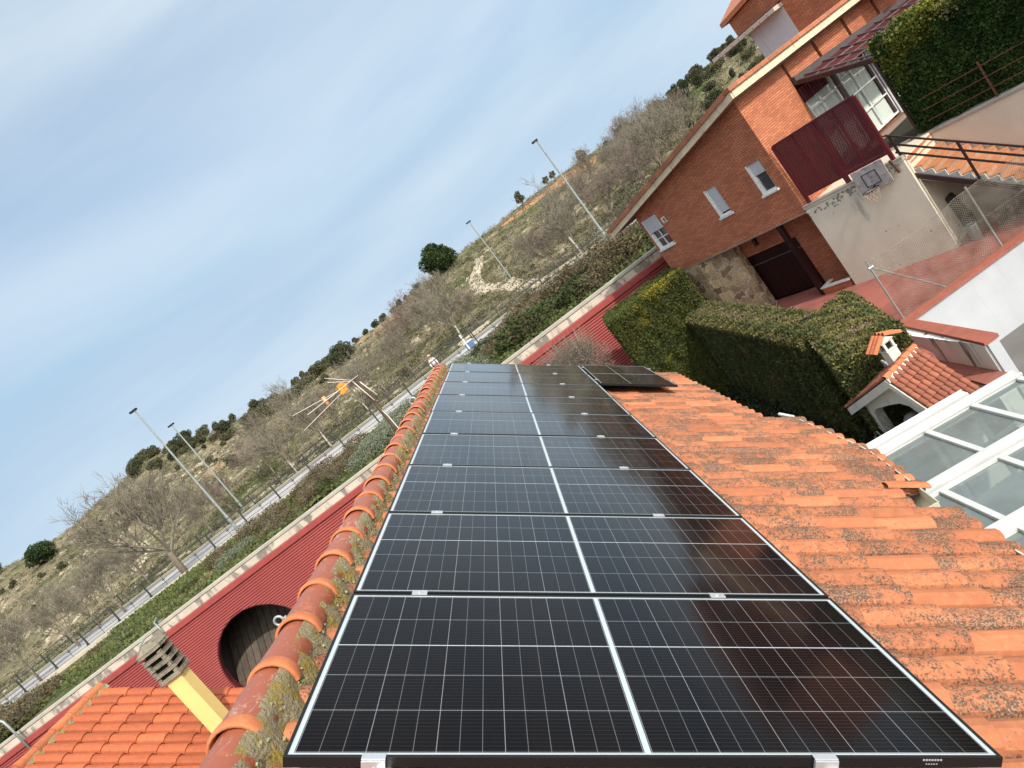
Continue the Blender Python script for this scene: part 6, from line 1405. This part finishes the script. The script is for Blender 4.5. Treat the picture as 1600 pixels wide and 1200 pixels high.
g = MB(); g.sheet([[ci + Vector((-.10 + .12 * i_ + .02 * math.sin(j_ * 2), -.26 + .02 * math.cos(i_ * 3 + j_), .10 - .055 * j_)) for i_ in range(3)] for j_ in range(6)]); g.build('green_cloth', mat('lime_cloth', (0.30, 0.48, 0.04), None, 8, 0.7), t, space='world')
g = MB(); cj = fr(-0.85, -6.20) - dp * .5
for k in range(5): g.bar(cj + Vector((.05 * k, -.02 * k, -.9)), cj + Vector((.10 * k - .3, .05 * k, .22 + .04 * k)), 0.022)
g.bar(cj + Vector((-.05, -.1, .3)), cj + Vector((.35, -.3, -.35)), 0.10, 0.02); g.build('folded_frames', M_galv, t, space='world')
g = MB(); g.sheet(lump(cj + Vector((-.20, -.10, -.05)), .13, 1.0, 2)); g.sheet(lump(cj + Vector((.0, -.25, -.32)), .22, .8, 3)); g.build('grill_bowl', mat('dull_bowl', (0.22, 0.22, 0.21), (0.10, 0.10, 0.10), 9, 0.45), t, smooth=True, space='world')

# ================================================================== CONSERVATORY
cn = thing('conservatory', 'white aluminium conservatory with a glass roof, tucked under the tiled eave', 'conservatory', (6, 7, -7.85))
zc_ = lambda x: -5.20 - 0.11 * (x - 4.6)
def cbeam(mb, y0, y1, x0, x1, top=0.05, th=0.12):
    mb.add([(x0, y0, zc_(x0) + top), (x1, y0, zc_(x1) + top), (x1, y1, zc_(x1) + top), (x0, y1, zc_(x0) + top), (x0, y0, zc_(x0) + top - th), (x1, y0, zc_(x1) + top - th), (x1, y1, zc_(x1) + top - th), (x0, y1, zc_(x0) + top - th)], [(0, 1, 2, 3), (7, 6, 5, 4), (0, 4, 5, 1), (1, 5, 6, 2), (2, 6, 7, 3), (3, 7, 4, 0)])
XE = 7.05
g = MB(); cbeam(g, 8.95, 9.09, 2.9, XE - .7, 0.10, 0.14); cbeam(g, 9.091, 9.105, 2.9, XE - .7, 0.13, 0.17); g.build('gutter', M_alu, cn, space='world', bevel=0.006)
g = MB(); cbeam(g, 8.66, 8.89, 2.9, XE, 0.07, 0.16); cbeam(g, 8.64, 8.69, 2.9, XE, 0.10, 0.05); cbeam(g, 8.82, 8.86, 2.9, XE, 0.10, 0.05)
cbeam(g, 7.14, 7.34, 2.9, XE + 1, 0.08, 0.16); cbeam(g, 7.04, 7.09, 2.9, XE + 1, 0.05, 0.06); cbeam(g, 7.22, 7.26, 2.9, XE + 1, 0.10, 0.03)
cbeam(g, 5.62, 5.86, 2.9, XE + 1, 0.08, 0.16); cbeam(g, 5.71, 5.75, 2.9, XE + 1, 0.10, 0.03); cbeam(g, 4.60, 4.85, 2.9, XE + 1, 0.08, 0.16)
g.build('beams', M_alu, cn, space='world', bevel=0.006)
g = MB()
for x_ in (4.48, 5.36, 6.16, 6.96, 7.8): 
    for y0, y1 in ((7.345, 8.635), (5.865, 7.035), (4.855, 5.615)):
        if y0 > 7.2 and x_ < 5: continue
        g = MB(); g.box((x_ - .04, y0, zc_(x_) - .02), (x_ + .04, y1, zc_(x_) + .055)); g.build('glazing_bar', M_alu, cn, space='world', bevel=0.006)
def glassmat():
    mt, nt, b = nodes_new('roof_glass')
    tr = nt.nodes.new('ShaderNodeBsdfTransparent'); tr.inputs['Color'].default_value = (0.66, 0.73, 0.70, 1)
    gl = nt.nodes.new('ShaderNodeBsdfGlossy'); gl.inputs['Roughness'].default_value = 0.10; df = nt.nodes.new('ShaderNodeBsdfDiffuse'); df.inputs['Color'].default_value = (0.21, 0.250, 0.245, 1)
    fr = nt.nodes.new('ShaderNodeFresnel'); fr.inputs['IOR'].default_value = 1.5
    m1 = nt.nodes.new('ShaderNodeMixShader'); t = nt.nodes.new('ShaderNodeTexCoord')
    f = mathn(nt, 'MULTIPLY_ADD', ramp(nt, noise(nt, t.outputs['Object'], 3, 6, .7), .4, .8), 0.16, 0.58)
    nt.links.new(f, m1.inputs[0]); nt.links.new(tr.outputs[0], m1.inputs[1]); nt.links.new(df.outputs[0], m1.inputs[2])
    m2 = nt.nodes.new('ShaderNodeMixShader'); nt.links.new(mathn(nt, 'MULTIPLY', fr.outputs[0], 0.9), m2.inputs[0]); nt.links.new(m1.outputs[0], m2.inputs[1]); nt.links.new(gl.outputs[0], m2.inputs[2])
    nt.links.new(m2.outputs[0], nt.nodes['Material Output'].inputs['Surface']); return mt
M_roofglass = glassmat()
for y0, y1 in ((7.3, 8.68), (5.8, 7.1), (4.8, 5.7)):
    g = MB(); x0, x1 = 2.9, (XE + (0 if y0 > 7 else 1)); g.add([(x0, y0, zc_(x0)), (x1, y0, zc_(x1)), (x1, y1, zc_(x1)), (x0, y1, zc_(x0))], [(0, 1, 2, 3)]); g.build('glass_pane', M_roofglass, cn, space='world')
# interior: floor, rear and side glazed walls
g = MB(); g.box((2.9, 4.4, -7.84), (8.3, 9.0, -7.70)); g.build('floor', M_pale_tile, cn, space='world')
M_inner = mat('interior_white', (0.56, 0.60, 0.58), (0.50, 0.54, 0.52), 1.5, 0.7)
g = MB(); g.box((2.9, 8.80, -7.70), (XE, 8.98, -6.9)); 
for k in range(6): x_ = 3.0 + k * 0.8; g.box((x_, 8.84, -6.9), (x_ + .07, 8.92, -5.4))
g.box((2.9, 8.84, -6.2), (XE, 8.90, -6.14)); g.build('rear_wall', M_inner, cn, space='world')
g = MB(); g.box((XE + 0.9, 4.6, -7.7), (XE + 1.0, 8.9, -6.9)); g.box((XE - 0.02, 7.3, -7.7), (XE + .06, 8.9, -6.9)); 
for k in range(8): y_ = 4.6 + k * .55; g.box((XE + .9, y_, -6.9), (XE + .97, y_ + .06, -5.7))
for z_ in (-6.5, -6.1): g.box((XE + .91, 4.6, z_), (XE + .96, 8.9, z_ + .04))
g.build('side_wall', M_inner, cn, space='world')
g = MB(); g.box((XE + .93, 4.6, -6.9), (XE + .94, 8.9, -5.6)); g.build('side_panes', mat('grey_pane', (0.20, 0.24, 0.26), (0.15, 0.18, 0.20), 2, 0.2), cn, space='world')
# low partition with square panes seen through the roof
g = MB()
for k in range(9): x_ = 4.3 + k * .36; g.box((x_, 6.3, -7.66), (x_ + .035, 8.4, -7.63))
for k in range(7): y_ = 6.3 + k * .35; g.box((4.3, y_, -7.662), (7.2, y_ + .035, -7.632))
g.build('floor_grid', M_inner, cn, space='world')
g = MB(); g.box((3.4, 7.5, -7.7), (4.3, 8.5, -7.25)); g.build('bench', M_inner, cn, space='world')
g = MB(); g.box((4.6, 8.2, -7.7), (5.9, 8.7, -6.95)); g.build('dresser', mat('brown_wood', (0.20, 0.13, 0.09), None, 3, 0.7), cn, space='world')
bpy.context.view_layer.update()
